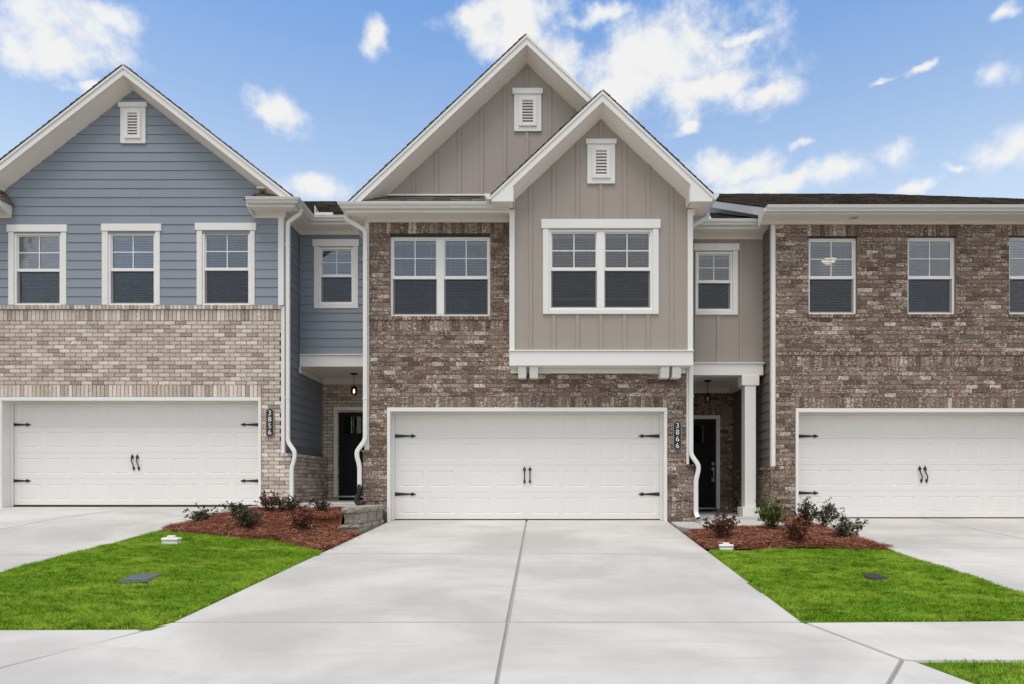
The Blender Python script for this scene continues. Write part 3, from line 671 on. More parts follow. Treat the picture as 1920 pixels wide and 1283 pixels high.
def downspout(parent, pts, label=None, w=0.042, straps=()):
    o = MB().tube(curve_pts(pts), w, w*0.80, 12, 5.0).build('downspout', M['metal_white'], parent, smooth=False)
    e = Vector(pts[-1]); d = (e-Vector(pts[-2])).normalized()
    MB().tube([e-d*0.03, e+d*0.004], w*0.86, w*0.66, 12, 5.0).build('dark_outlet_plug', M['black_plastic'], o)  # black plug: dark hollow of the open end put into its colour
    for x, y, z in straps: MB().box(x-w-0.004, x+w+0.004, y-w*0.8-0.004, y+w*0.8+0.004, z-0.012, z+0.012).build('strap', M['metal_white'], o)
    if label: o['label'] = label
    return o
def vent(parent, x0, x1, z0, z1, hx0, hx1, hz0, hz1, Y):
    v = link('gable_vent', None, ((x0+x1)/2, Y, z0), parent)
    MB().box(hx0, hx1, Y-0.055, Y, hz0, hz1).build('header_trim', M['white'], v, bevel=0.004)
    w = x1-x0; b = 0.13; ix0, ix1, iz0, iz1 = x0+w*0.21, x1-w*0.21, z0+0.11, hz0-0.09
    fr = MB().box(x0, ix0, Y-0.035, Y, z0, hz0-0.001).box(ix1, x1, Y-0.035, Y, z0, hz0-0.001).box(ix0, ix1, Y-0.035, Y, z0, iz0).box(ix0, ix1, Y-0.035, Y, iz1, hz0-0.001)
    fr.build('casing', M['white'], v, bevel=0.003)
    e = 0.05; fr = MB()
    fr.box(ix0-0.02, ix0+e, Y-0.058, Y-0.001, iz0-0.02, iz1+0.02).box(ix1-e, ix1+0.02, Y-0.058, Y-0.001, iz0-0.02, iz1+0.02)
    fr.box(ix0+e, ix1-e, Y-0.058, Y-0.001, iz0-0.02, iz0+e*0.6).box(ix0+e, ix1-e, Y-0.058, Y-0.001, iz1-e*0.6, iz1+0.02)
    fr.build('louver_frame', M['white'], v, bevel=0.003)
    MB().box(ix0+e-0.01, ix1-e+0.01, Y-0.006, Y-0.003, iz0, iz1).build('backing', M['flashing'], v)
    n = 8; h = (iz1-iz0-e*1.2)/n
    for i in range(n):
        z = iz0+e*0.6+i*h
        MB().hexa([(ix0+e, Y-0.05, z+0.008), (ix1-e, Y-0.05, z+0.008), (ix1-e, Y-0.044, z), (ix0+e, Y-0.044, z), (ix0+e, Y-0.012, z+h*0.98), (ix1-e, Y-0.012, z+h*0.98), (ix1-e, Y-0.008, z+h*0.92), (ix0+e, Y-0.008, z+h*0.92)]).build('louver', M['white'], v)
    return v

# ------------------------------------------------------------------ garage doors, entry doors
def garage_door(parent, x0, x1, z0, zt, Y, hx0, hx1, s_handles=False, rec=0.27, open_l=None):
    """x0..x1 outer edge of the brick mould, zt its top; the leaf sits back in the opening. hx = where the straps start, s_handles = wavy pulls"""
    d = link('garage_door', None, ((x0+x1)/2, Y, z0), parent); tw = 0.055
    MB().box(x0, x1, Y-0.022, Y+0.04, zt-tw-0.02, zt).build('header_trim', M['white'], d, bevel=0.006)
    for a, b in ((x0, x0+tw), (x1-tw, x1)): MB().box(a, b, Y-0.022, Y+0.04, z0-0.02, zt-tw-0.021).build('side_trim', M['white'], d, bevel=0.006)
    ia, ib, iz = x0+tw-0.012, x1-tw+0.012, zt-tw-0.005; Yd = Y+rec
    MB().box(ia, ib, Y+0.041, Yd+0.08, iz, iz+0.03).build('head_jamb', M['white'], d)
    for a, b in ((ia-0.03, ia), (ib, ib+0.03)): MB().box(a, b, Y+0.041, Yd+0.08, z0-0.02, iz).build('jamb', M['white'], d)
    MB().box(ia, ib, Yd-0.05, Yd-0.012, iz-0.035, iz-0.001).build('door_stop', M['white'], d, bevel=0.004)
    for a, b in ((ia+0.001, ia+0.04), (ib-0.04, ib-0.001)): MB().box(a, b, Yd-0.05, Yd-0.012, z0, iz-0.036).build('door_stop', M['white'], d, bevel=0.004)
    MB().box(ia+0.04, ib-0.04, Yd-0.004, Yd+0.03, z0+0.004, z0+0.032).build('bottom_seal', M['black_plastic'], d)
    a, b = ia+0.012, ib-0.012; zb, H = z0+0.034, iz-z0-0.02; n = 4; h = H/n; W = b-a
    for i in range(n):
        s0, s1 = zb+i*h+0.0008, zb+(i+1)*h-0.0008
        mb = MB(); yf = Yd
        pz0, pz1 = s0+h*0.20, s1-h*0.20
        xs = []; gp = W/4
        for k in range(4):
            c = a+gp*(k+0.5); pw_, gg = gp*0.385, gp*0.037
            xs += [(c-gg-pw_, c-gg), (c+gg, c+gg+pw_)]
        def q(A, B, C, D_): mb.add([A, B, C, D_], [(0, 1, 2, 3)])
        ch = 0.006
        q((a, yf, s0+ch), (b, yf, s0+ch), (b, yf, pz0), (a, yf, pz0)); q((a, yf, pz1), (b, yf, pz1), (b, yf, s1-ch), (a, yf, s1-ch))
        q((a, yf+0.004, s0), (b, yf+0.004, s0), (b, yf, s0+ch), (a, yf, s0+ch)); q((a, yf, s1-ch), (b, yf, s1-ch), (b, yf+0.004, s1), (a, yf+0.004, s1))
        e = a
        for (p0, p1) in xs+[(b, b)]:
            if p0-e > 1e-4: q((e, yf, pz0), (p0, yf, pz0), (p0, yf, pz1), (e, yf, pz1))
            e = p1
        for (p0, p1) in xs:
            rings = [(0.0, 0.0), (0.009, 0.006), (0.014, 0.006), (0.030, 0.001)]
            prev = None
            for ins, dep in rings:
                ix = ins*4.0; cur = [(p0+ix, yf+dep, pz0+ins), (p1-ix, yf+dep, pz0+ins), (p1-ix, yf+dep, pz1-ins), (p0+ix, yf+dep, pz1-ins)]
                if prev:
                    for t in range(4): u = (t+1) % 4; q(prev[t], prev[u], cur[u], cur[t])
                prev = cur
            q(*prev)
        mb.box(a, b, yf+0.012, yf+0.045, s0, s1)
        mb.build('door_section', M['garage'], d, recalc=False)
    zh = [zb+h*0.985-h*0.13+h*2.0+0.04, zb+h*0.86]
    zh = [zb+h*3.0+h*0.09, zb+h*0.93]
    for z in zh:
        for sx, bx in ((1, hx0), (-1, hx1)):
            pl = [(0, -0.034), (0, 0.034), (0.30, 0.013), (0.305, 0.032), (0.34, 0.030), (0.405, 0.0), (0.34, -0.030), (0.305, -0.032), (0.30, -0.013)]
            MB().pxz([(bx+sx*u, z+v) for u, v in pl], Yd-0.014, Yd-0.002).build('strap_hinge', M['black_metal'], d, bevel=0.002)
    xc = (hx0+hx1)/2; zc_ = zb+h*1.62
    for sx in (-1, 1):
        xx = xc+sx*0.052; hb = MB(); k = 0.020 if s_handles else 0.0
        pts = []
        for t in range(9): u = t/8; pts.append((xx+k*math.sin((u-0.5)*math.pi*1.9)*-1.0, Yd-0.02-0.028*math.sin(math.pi*u), zc_-0.12+0.24*u))
        hb.tube(pts, 0.011, 0.011, 8)
        for zz, px_ in ((zc_+0.105, pts[7][0]), (zc_-0.105, pts[1][0])):
            g_ = 1 if zz > zc_ else -1; L0 = 0.075 if g_ > 0 else 0.055; wd = 0.034 if g_ > 0 else 0.026
            hb.pxz([(px_-0.012, zz-g_*0.02), (px_+0.012, zz-g_*0.02), (px_+wd*0.6, zz), (px_+wd, zz+g_*L0*0.25), (px_+wd*0.4, zz+g_*L0*0.45), (px_, zz+g_*L0), (px_-wd*0.4, zz+g_*L0*0.45), (px_-wd, zz+g_*L0*0.25), (px_-wd*0.6, zz)], Yd-0.024, Yd-0.001)
        hb.build('pull_handle', M['black_metal'], d)
    return d

def entry_door(parent, x0, x1, z0, z1, Y, handle_side=None, light=False):
    d = link('entry_door', None, ((x0+x1)/2, Y, z0), parent); fw = 0.085
    MB().box(x0-fw, x1+fw, Y-0.03, Y+0.05, z1, z1+fw).build('header_trim', M['white'], d, bevel=0.006)
    for a, b in ((x0-fw, x0), (x1, x1+fw)):
        MB().box(a, b, Y-0.03, Y+0.05, z0-0.03, z1-0.001).build('casing', M['white'], d, bevel=0.006)
    MB().box(x0+0.001, x1-0.001, Y-0.02, Y+0.05, z0-0.035, z0).build('threshold', M['pewter'], d, bevel=0.004)
    W = x1-x0; H = z1-z0; st = 0.14*W/0.914; lz0, lz1 = z0+H*0.735, z0+H*0.93
    leaf = MB(); yf = Y+0.03; sol = MB()
    cols = [x0+0.004, x0+st, x1-st, x1-0.004]
    bars = MB().box(cols[0], cols[1], yf, yf+0.045, z0+0.003, z1-0.003).box(cols[2], cols[3], yf, yf+0.045, z0+0.003, z1-0.003)
    bars.box(cols[1], cols[2], yf, yf+0.045, lz1, z1-0.003).box(cols[1], cols[2], yf, yf+0.045, lz0-0.12, lz0).box(cols[1], cols[2], yf, yf+0.045, z0+0.003, z0+0.24)
    xm = (x0+x1)/2; bars.box(xm-0.06, xm+0.06, yf, yf+0.045, z0+0.24, lz0-0.12)
    bars.box(cols[1], cols[2], yf+0.014, yf+0.04, z0+0.24, lz0-0.12)
    lw = (cols[2]-cols[1])/3
    for k in (1, 2): bars.box(cols[1]+k*lw-0.012, cols[1]+k*lw+0.012, yf-0.004, yf+0.045, lz0, lz1)
    bars.box(cols[1]-0.02, cols[2]+0.02, yf-0.03, yf-0.001, lz0-0.045, lz0-0.015)
    bars.build('door_leaf', M['black_door'], d, bevel=0.004)
    for k in range(3): MB().box(cols[1]+k*lw+0.012, cols[1]+(k+1)*lw-0.012, yf+0.012, yf+0.02, lz0, lz1).build('lite', M['door_glass'], d)
    if handle_side:
        hx = x1-0.065 if handle_side > 0 else x0+0.065
        hz = z0+H*0.43
        MB().box(hx-0.03, hx+0.03, yf-0.022, yf-0.001, hz+0.10, hz+0.17).build('deadbolt', M['pewter'], d, bevel=0.012)
        hs = MB().box(hx-0.03, hx+0.03, yf-0.014, yf-0.001, hz-0.02, hz+0.05).box(hx-0.03, hx+0.03, yf-0.014, yf-0.001, hz-0.28, hz-0.20)
        hs.tube([(hx, yf-0.012, hz), (hx, yf-0.06, hz-0.03), (hx, yf-0.06, hz-0.21), (hx, yf-0.012, hz-0.245)], 0.012, 0.010, 8)
        hs.build('handle_set', M['pewter'], d)
    return d
def column(parent, x0, x1, Y, z0, z1):
    c = link('porch_column', None, ((x0+x1)/2, Y+0.11, z0), parent); w = x1-x0; e = 0.062
    MB().box(x0, x1, Y, Y+w, z0+0.18, z1-0.20).build('shaft', M['white'], c, bevel=0.006)
    MB().box(x0-e, x1+e, Y-e, Y+w+e, z0, z0+0.18).build('plinth', M['white'], c, bevel=0.006)
    MB().box(x0-e, x1+e, Y-e*0.3, Y+w+e, z1-0.20, z1).build('capital', M['white'], c, bevel=0.006)
def battens(parent, xs, Y, z0, ztop, w=0.062, gaps=None, mat='grey'):
    for x in xs:
        segs = [(z0, ztop(x) if callable(ztop) else ztop)]
        for a, b, c, d in (gaps or ()):
            if a-0.02 < x < b+0.02:
                ns = []
                for p, q in segs:
                    if p < c: ns.append((p, min(q, c)))
                    if q > d: ns.append((max(p, d), q))
                segs = ns
        for p, q in segs:
            if q-p > 0.03:
                if callable(ztop) and q > ztop(x)-0.01:
                    MB().pxz([(x-w/2, p), (x+w/2, p), (x+w/2, min(q, ztop(x+w/2))), (x-w/2, min(q, ztop(x-w/2)))], Y-0.019, Y+0.001).build('batten', M[mat], parent, bevel=0.002)
                else: MB().box(x-w/2, x+w/2, Y-0.019, Y+0.001, p, q).build('batten', M[mat], parent, bevel=0.002)

# ================================================================== LEFT HOUSE (blue)
YL = 13.57; HL = thing('townhouse', 'blue-grey lap-sided townhouse with pale brick lower wall and three upper windows', 'townhouse', (-8.14, YL, 0.238), 'townhouses in the row')
xL0, xL1 = -11.2, -5.07; GC = -8.14; SLP = 0.778
wallL = link('brick_wall', None, (GC, YL, 0.2), HL)
BL = Bricks()
oL = (-10.86, -5.537, -1, 2.475)
zsL, zrL = 4.027, 4.255
spanL = lambda z: (xL0, -4.93 if z < 1.30 else -5.136)
BL.run('f', YL, spanL, 2.724-30*CY, 2.724, [oL, (-10.86, -5.537, 2.46, 2.724)])
BL.soldier('f', YL, -10.86, -5.537, 2.48, 2.724)
BL.run('f', YL, spanL, 2.724, zsL)
BL.soldier('f', YL, xL0, -5.136, zsL, zrL)
BL.soldier('f', YL, xL0, -5.125, zrL, 4.342, proud=0.03)
BL.run('r', -4.93, (YL+0.08, 15.98), 2.724-30*CY, 1.262, start=1)
BL.soldier('r', -4.93, YL-0.01, 15.95, 1.262, 1.335, proud=0.022)
BL.soldier('f', YL, -5.14, -4.905, 1.262, 1.335, proud=0.022)
YPL = 16.0
odL = (-4.67, -3.70, -1, 2.42)
BL.run('f', YPL, (-5.08, -3.1), 0.30, 2.40, [odL]); BL.soldier('f', YPL, -4.72, -3.1, 2.42, 2.64); BL.run('f', YPL, (-5.08, -4.72), 2.40, 2.64); BL.run('f', YPL, (-5.1, -3.1), 2.64, 3.2)
BL.finish(wallL, M['brick_light'])
mo = MB(); md = 0.014
mo.box(xL0, oL[0], YL+md, YL+0.10, -0.2, 4.34).box(oL[1], -5.14, YL+md, YL+0.10, -0.2, 4.34).box(oL[0], oL[1], YL+md, YL+0.10, 2.475, 4.34)
mo.box(-5.14, -4.93-md, YL+md, YL+0.10, -0.2, 1.32).box(-5.06, -4.93-md, YL+0.10, 15.98, -0.2, 1.33)
mo.box(-5.1, odL[0], YPL+md, YPL+0.10, 0.0, 3.25).box(odL[1], -3.0, YPL+md, YPL+0.10, 0.0, 3.25).box(odL[0], odL[1], YPL+md, YPL+0.10, 2.42, 3.25)
mo.build('mortar', M['mortar_light'], wallL)
sidL = link('siding_wall', None, (GC, YL, 4.34), HL)
ZwL = 8.70
def spL(z):
    h = (ZwL-z)/SLP+0.03
    return (max(xL0, GC-h), min(xL1-0.115, GC+h))
winL = [(15.3, 127.6, 17.5, 125.8, 33.5, 110, 422.5, 436), (191.8, 304, 192.5, 301, 209.5, 286.5, 421.0, 434.5), (367, 481.6, 370, 478.5, 385.7, 463.7, 419.5, 433)]
ops = [(X(a, YL)-0.0, X(b, YL)+0.0, 4.30, Z(437, YL)) for _, _, a, b, *_ in winL]
siding(sidL, 'f', YL-0.004, spL, 4.342, ZwL, M['blue'], openings=ops)
MB().pxz([(xL0, 4.342), (-5.10, 4.342), (-5.10, 6.33), (GC, ZwL+0.02), (xL0, 6.33)], YL+0.010, YL+0.09).build('sheathing', M['blue'], sidL) if False else None
sh = MB()
xs_ = [xL0]+[v for o_ in ops for v in (o_[0]+0.10, o_[1]-0.10)]+[-5.10]
for i in range(0, len(xs_), 2): sh.box(xs_[i], xs_[i+1], YL+0.010, YL+0.09, 4.30, 5.84)
sh.pxz([(xL0, 5.84), (-5.10, 5.84), (-5.10, 6.34), (GC, ZwL+0.03), (xL0, 6.34)], YL+0.010, YL+0.09)
sh.build('sheathing', M['blue'], sidL)
MB().box(-5.185, -5.07, YL-0.030, YL+0.02, 4.342, 6.13).build('corner_board', M['white'], HL, bevel=0.004)
MB().box(-5.134, -5.062, YL-0.004, YL+0.10, 1.335, 4.335).box(-5.088, -5.062, YL+0.021, YL+0.10, 4.336, 6.13).build('corner_board', M['white'], HL, bevel=0.003)
# right-hand return wall beside the porch and the wall above the porch
sidR = link('siding_wall', None, (-5.09, 14.8, 1.3), HL)
siding(sidR, 'r', -5.085, lambda z: (YL+0.10, 16.0 if z < 3.3 else 14.5), 1.335, 6.2, M['blue'], splits=False)
MB().box(-5.16, -5.096, YL+0.10, 21, 0.2, 6.2).build('sheathing', M['blue'], sidR)
MB().box(-5.085, -5.055, 15.97, 15.999, 1.335, 3.2).build('corner_board', M['blue'], HL)
YU = 14.47
sidU = link('siding_wall', None, (-4.1, YU, 3.5), HL)
wU = (587, 674, 589.5, 672, 598, 663.5)
ou = (X(589.5, YU), X(672, YU), Z(578.8, YU), Z(463, YU))
siding(sidU, 'f', YU-0.004, lambda z: (-5.06, -3.08), 3.505, 6.2, M['blue'], openings=[ou], splits=False)
MB().box(-5.08, ou[0]+0.1, YU+0.01, YU+0.09, 3.3, 6.3).box(ou[1]-0.1, -3.0, YU+0.01, YU+0.09, 3.3, 6.3).box(ou[0]+0.1, ou[1]-0.1, YU+0.01, YU+0.09, ou[3]-0.03, 6.3).box(ou[0]+0.1, ou[1]-0.1, YU+0.01, YU+0.09, 3.3, ou[2]+0.1).build('sheathing', M['blue'], sidU)
MB().box(-5.06, -5.03, YU-0.022, YU-0.003, 3.505, 6.1).build('corner_board', M['blue'], HL)
for k, (h0, h1, a, b, g0, g1, hy0, hy1) in enumerate(winL):
    x0, x1 = X(g0, YL)-0.064, X(g1, YL)+0.064
    window(HL, x0, x1, 4.346, Z(hy1+1, YL), YL, 1, Z(506.5-k*1.0, YL), (X(a, YL), X(b, YL), 4.346), (X(h0, YL), X(h1, YL), Z(hy1, YL), Z(hy0, YL)), bottom_trim=False, proud=0.032)
window(HL, X(598.5, YU), X(663, YU), Z(570, YU), Z(464, YU), YU, 1, Z(517, YU), (ou[0], ou[1], ou[2]), (X(587, YU), X(674, YU), Z(463, YU), Z(450, YU)), proud=0.032)
# porch beam, ceiling and frieze
MB().box(-5.05, -3.08, 14.40, 14.62, 3.243, 3.487).build('porch_beam', M['white'], HL, bevel=0.005)
MB().box(-5.05, -3.08, 14.37, 14.46, 3.489, 3.512).build('drip_cap', M['white'], HL, bevel=0.004)
MB().box(-5.10, -3.05, 14.62, 16.05, 3.246, 3.27).build('porch_ceiling', M['soffit'], HL)
MB().box(-5.06, -5.03, 14.40, 15.96, 3.105, 3.242).box(-5.06, -3.06, 15.965, 15.995, 3.10, 3.244).build('porch_frieze', M['soffit'], HL, bevel=0.003)
entry_door(HL, X(633, YPL), X(633, YPL)+0.914, Z(930, YPL), Z(770, YPL), YPL, None)
garage_door(HL, -10.86, -5.537, 0.238, 2.475, YL, X(22, YL+0.27), X(487.5, YL+0.27), True)
# main gable roof
gable(HL, GC, 9.05, SLP, -11.5, -4.78, YL-0.33, 22, 0.217, YL, ZwL, 6.42, 6.42)
vent(HL, X(228, YL), X(275, YL), Z(270.5, YL), Z(203, YL), X(225, YL), X(277.5, YL), Z(203.5, YL), Z(194.5, YL), YL-0.012)
# eaves: the return at the front corner wraps round into the recess
wl = [(-5.67, YL-0.01), (-5.06, YL-0.01), (-5.06, YU-0.01), (-3.0, YU-0.01)]
eave(HL, wl, 0.33, 6.35, 6.225, 6.112)
gutter(HL, wl, 0.332, 6.364)
ret = MB().pyz([(YL-0.34, 6.114), (YL-0.01, 6.114), (YL-0.01, 6.36), (YL-0.34, 6.36)], -5.695, -5.672)
MB().hexa([(-5.70, YL-0.33, 6.235), (-5.66, YL-0.33, 6.235), (-5.66, YL-0.03, 6.114), (-5.685, YL-0.03, 6.114), (-5.70, YL-0.33, 6.35), (-5.66, YL-0.33, 6.35), (-5.66, YL-0.03, 6.35), (-5.70, YL-0.03, 6.35)]).build('return_end', M['white'], HL)
rroof = link('roof', None, (-5.2, YL-0.2, 6.36), HL)
MB().hexa([(-5.74, YL-0.36, 6.35), (-4.72, YL-0.36, 6.35), (-4.72, YL-0.02, 6.35), (-5.74, YL-0.02, 6.35), (-5.74, YL-0.36, 6.362), (-4.72, YL-0.36, 6.362), (-5.0, YL-0.02, 6.63), (-5.56, YL-0.02, 6.63)]).build('roof_deck', M['shingle'], rroof)
strips(rroof, (-5.74, YL-0.37, 6.364), (1, 0, 0), (0, 0.34, 0.268), (0, -0.268, 0.34), 1.02, 0.42, M['shingle'], single=True, tab=0.24, clip=lambda s_: (0.02+s_*0.42, 1.0-s_*0.6))
MB().box(-5.55, -5.06, YL-0.20, YL-0.03, 6.635, 6.68).build('return_cap', M['white'], HL, bevel=0.004)
# mirrored return at the far left corner
wl2 = [(-11.5, YL-0.01), (-10.61, YL-0.01)]
eave(HL, wl2, 0.33, 6.35, 6.225, 6.112); gutter(HL, wl2, 0.332, 6.364)
MB().hexa([(-10.62, YL-0.33, 6.235), (-10.58, YL-0.33, 6.235), (-10.595, YL-0.03, 6.114), (-10.62, YL-0.03, 6.114), (-10.62, YL-0.33, 6.35), (-10.58, YL-0.33, 6.35), (-10.58, YL-0.03, 6.35), (-10.62, YL-0.03, 6.35)]).build('return_end', M['white'], HL)
rroof2 = link('roof', None, (-11, YL-0.2, 6.36), HL)
MB().hexa([(-11.55, YL-0.36, 6.35), (-10.54, YL-0.36, 6.35), (-10.54, YL-0.02, 6.35), (-11.55, YL-0.02, 6.35), (-11.55, YL-0.36, 6.362), (-10.54, YL-0.36, 6.362), (-10.72, YL-0.02, 6.63), (-11.2, YL-0.02, 6.63)]).build('roof_deck', M['shingle'], rroof2)
strips(rroof2, (-11.55, YL-0.37, 6.364), (1, 0, 0), (0, 0.34, 0.268), (0, -0.268, 0.34), 1.01, 0.42, M['shingle'], single=True, tab=0.24, clip=lambda s_: (0.0, 0.99-s_*0.42))
MB().box(-11.2, -10.73, YL-0.20, YL-0.03, 6.635, 6.68).build('return_cap', M['white'], HL, bevel=0.004)
# low roof over the porch recess
porch_roof = link('roof', None, (-4, 17, 6.36), HL); m_ = 0.463
MB().hexa([(-5.0, 14.08, 6.345), (-2.75, 14.08, 6.345), (-2.75, 22, 6.345+m_*7.92), (-9.5, 22, 6.345+m_*7.92), (-5.0, 14.08, 6.362), (-2.75, 14.08, 6.362), (-2.75, 22, 6.362+m_*7.92), (-9.5, 22, 6.362+m_*7.92)]).build('roof_deck', M['shingle'], porch_roof)
strips(porch_roof, (-9.5, 14.06, 6.364), (1, 0, 0), (0, 1, m_), (0, -m_, 1), 6.75, 8.65, M['shingle'], clip=lambda s_: (max(0, 4.5-s_*0.52), 6.75))
MB().box(-4.615, -4.24, 14.10, 14.118, 6.345, 6.455).prism([(-4.63,14.10,6.345),(-4.63,14.42,6.49),(-4.63,14.42,6.55),(-4.63,14.10,6.60)], (0.015,0,0)).build('splash_guard', M['metal_white'], HL)
# added dark core that stands for shaded rooms and stops light leaks; side walls
MB().box(xL0+0.1, -5.17, YL+0.45, 21.5, 0.1, 6.3).box(-5.165, -3.0, YU+0.45, 21.5, 3.28, 6.3).box(-5.1, -3.0, YPL+0.11, YPL+0.2, 0, 3.3).build('dark_room_core', M['room_dark'], HL)
MB().box(xL0-0.1, xL0, YL+0.02, 21.5, 0, 6.3).build('side_wall', M['blue'], HL)
downspout(HL, [(-4.70, 13.47, 6.27), (-4.70, 13.47, 6.17), (-4.965, 13.50, 6.00), (-4.965, 13.50, 1.56), (-4.815, 13.46, 1.36), (-4.815, 13.46, 1.24), (-4.875, 13.46, 1.04), (-4.875, 13.46, 0.42), (-4.90, 13.34, 0.335)], straps=[(-4.965, 13.50, 5.55), (-4.965, 13.50, 2.45)])

# ================================================================== MIDDLE HOUSE (taupe and dark brick)
YM = 12.5; YB = 12.2
HM = thing('townhouse', 'taupe twin-gabled townhouse with brown brick, projecting upper bay and closed white garage door', 'townhouse', (0, YM, 0.0), 'townhouses in the row')
wallM = link('brick_wall', None, (0, YM, 0), HM)
BM = Bricks()
oM = (-2.74, 2.507, -1, 2.14); wM = (-2.69, -0.81, 3.86, 5.40)
spanM = lambda z: (-3.20 if z < 1.31 else -3.08, 3.02 if z < 1.04 else 2.87)
zb0 = 2.345-24*CY
BM.soldier('f', YM, -2.74, 2.507, 2.142, 2.345)
BM.run('f', YM, spanM, 0.465, 2.345, [oM, (-2.74, 2.507, 2.1, 2.36)])
BM.soldier('f', YM, -3.2, -2.74, 0.39, 0.465, proud=0.02); BM.soldier('f', YM, 2.507, 3.02, 0.39, 0.465, proud=0.02)
BM.soldier('f', YM, -3.2, -2.74, 0.165, 0.39); BM.soldier('f', YM, 2.507, 3.02, 0.165, 0.39)
BM.run('f', YM, (-3.2, 3.02), -0.08, 0.165, [oM], proud=0.0)
BM.run('f', YM, lambda z: (-3.08, 2.87 if z < 2.95 else -0.40), 2.345, 3.575)
BM.soldier('f', YM, -3.08, -0.40, 3.575, 3.78); BM.soldier('f', YM, -3.08, -0.40, 3.78, 3.858, proud=0.018, w=0.09)
BM.run('f', YM, (-3.08, -0.40), 3.86, 5.40, [wM]); BM.soldier('f', YM, -3.08, -0.40, 5.40, 5.63)
BM.soldier('f', YM, -3.225, -3.06, 1.30, 1.345, proud=0.02); BM.soldier('f', YM, 2.86, 3.05, 1.03, 1.075, proud=0.02)
YPM = 15.36; odM = (3.21, 4.29, -1, 2.29)
BM.run('f', YPM, (2.9, 4.62), 0.07, 2.29, [odM]); BM.soldier('f', YPM, 3.15, 4.35, 2.29, 2.49); BM.run('f', YPM, (2.9, 4.62), 2.49, 2.95)
BM.finish(wallM, M['brick_dark'])
mo = MB(); md = 0.010
mo.box(-3.2, oM[0], YM+md, YM+0.09, -0.1, 1.31).box(-3.08, oM[0], YM+md+0.001, YM+0.09, 1.31, 2.14).box(oM[1], 3.02, YM+md, YM+0.09, -0.1, 1.04).box(oM[1], 2.87, YM+md+0.001, YM+0.09, 1.04, 2.14)
mo.box(-3.08, 2.87, YM+md, YM+0.09, 2.142, 2.94).box(-3.08, -0.41, YM+md, YM+0.09, 2.941, 3.86)
mo.box(-3.08, wM[0], YM+md, YM+0.09, 3.861, 5.65).box(wM[1], -0.41, YM+md, YM+0.09, 3.861, 5.65).box(wM[0], wM[1], YM+md, YM+0.09, 5.41, 5.65)
mo.box(2.9, odM[0], YPM+md, YPM+0.09, 0, 2.99).box(odM[1], 4.65, YPM+md, YPM+0.09, 0, 2.99).box(odM[0], odM[1], YPM+md, YPM+0.09, 2.29, 2.99)
mo.build('mortar', M['mortar_dark'], wallM)
# brick wainscot returns, corner boards, side walls
MB().box(-3.20, -3.09, YM+0.09, 16, 0, 1.30).box(2.88, 3.02, YM+0.09, 15.4, 0, 1.04).build('wainscot', M['brick_dark'], HM)
MB().box(-3.17, -3.082, YM+0.012, YM+0.10, 1.345, 5.66).build('corner_board', M['white'], HM, bevel=0.004)
MB().box(2.872, 2.92, YM+0.0, YM+0.10, 1.075, 2.86).build('corner_board', M['white'], HM, bevel=0.004)
sm = link('siding_wall', None, (2.9, 14, 1), HM)
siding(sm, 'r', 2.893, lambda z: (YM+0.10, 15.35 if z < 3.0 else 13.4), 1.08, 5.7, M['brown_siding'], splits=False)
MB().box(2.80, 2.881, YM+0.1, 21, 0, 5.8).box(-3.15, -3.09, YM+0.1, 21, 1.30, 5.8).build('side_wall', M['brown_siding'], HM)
garage_door(HM, -2.74, 2.507, 0.0, 2.14, YM, X(741, YM+0.27), X(1236, YM+0.27), False)
window(HM, wM[0], wM[1], wM[2], wM[3]-0.035, YM+0.03, 2, Z(518.5, YM), None, None)
MB().box(wM[0], wM[1], YM-0.003, YM+0.09, wM[3]-0.034, wM[3]-0.002).build('dark_head_strip', M['bronze'], HM)  # dark strip that paints in the shadow line above the recessed window
# main gable: board and batten wall above the pent roof
YG = YM+0.05; SM = 0.943; GX = -0.12; ZwM = 8.606
bw = link('batten_wall', None, (GX, YG, 6.1), HM)
ztM = lambda x: ZwM-SM*abs(x-GX)
zbM = 6.16
MB().pxz([(GX-(ZwM-zbM)/SM, zbM), (GX+(ZwM-zbM)/SM, zbM), (GX, ZwM+0.02)], YG, YG+0.08).build('wall_panel', M['grey'], bw)
bxs = [X(q, YG) for q in (776, 818.6, 861.5, 903.4, 946.3, 988.2, 1031, 1073, 1115)]
vM = (X(964, YG), X(1015, YG), Z(247.7, YG), Z(168, YG))
battens(bw, bxs, YG, zbM, ztM, gaps=[vM])
vent(HM, vM[0], vM[1], vM[2], Z(179, YG), X(961, YG), X(1018, YG), Z(178.5, YG), Z(168, YG), YG)
gable(HM, GX, 8.962, SM, -3.42, 3.18, YM-0.30, 22, 0.215, YG, ZwM, 5.83, 5.83, Yclip_r=YM+0.02)
# eaves with pent roof strip over the brick
wm = [(-3.10, 20.0), (-3.10, YM-0.005), (-0.42, YM-0.005)]
eave(HM, wm, 0.33, 5.79, 5.675, 5.612); gutter(HM, wm, 0.332, 5.818)
pent = link('roof', None, (-1.8, YM-0.2, 5.83), HM)
MB().hexa([(-3.42, YM-0.36, 5.80), (-0.45, YM-0.36, 5.80), (-0.45, YM+0.05, 5.80), (-3.42, YM+0.05, 5.80), (-3.42, YM-0.36, 5.822), (-0.45, YM-0.36, 5.822), (-0.45, YM+0.05, 6.12), (-3.0, YM+0.05, 6.12)]).build('roof_deck', M['shingle'], pent)
strips(pent, (-3.40, YM-0.365, 5.824), (1, 0, 0), (0, 0.41, 0.298), (0, -0.298, 0.41), 2.95, 0.50, M['shingle'], single=True, tab=0.27, clip=lambda s_: (s_*0.7, 2.95))
MB().box(-2.95, -0.5, YG-0.03, YG-0.002, 6.125, 6.155).build('flashing', M['white'], HM)
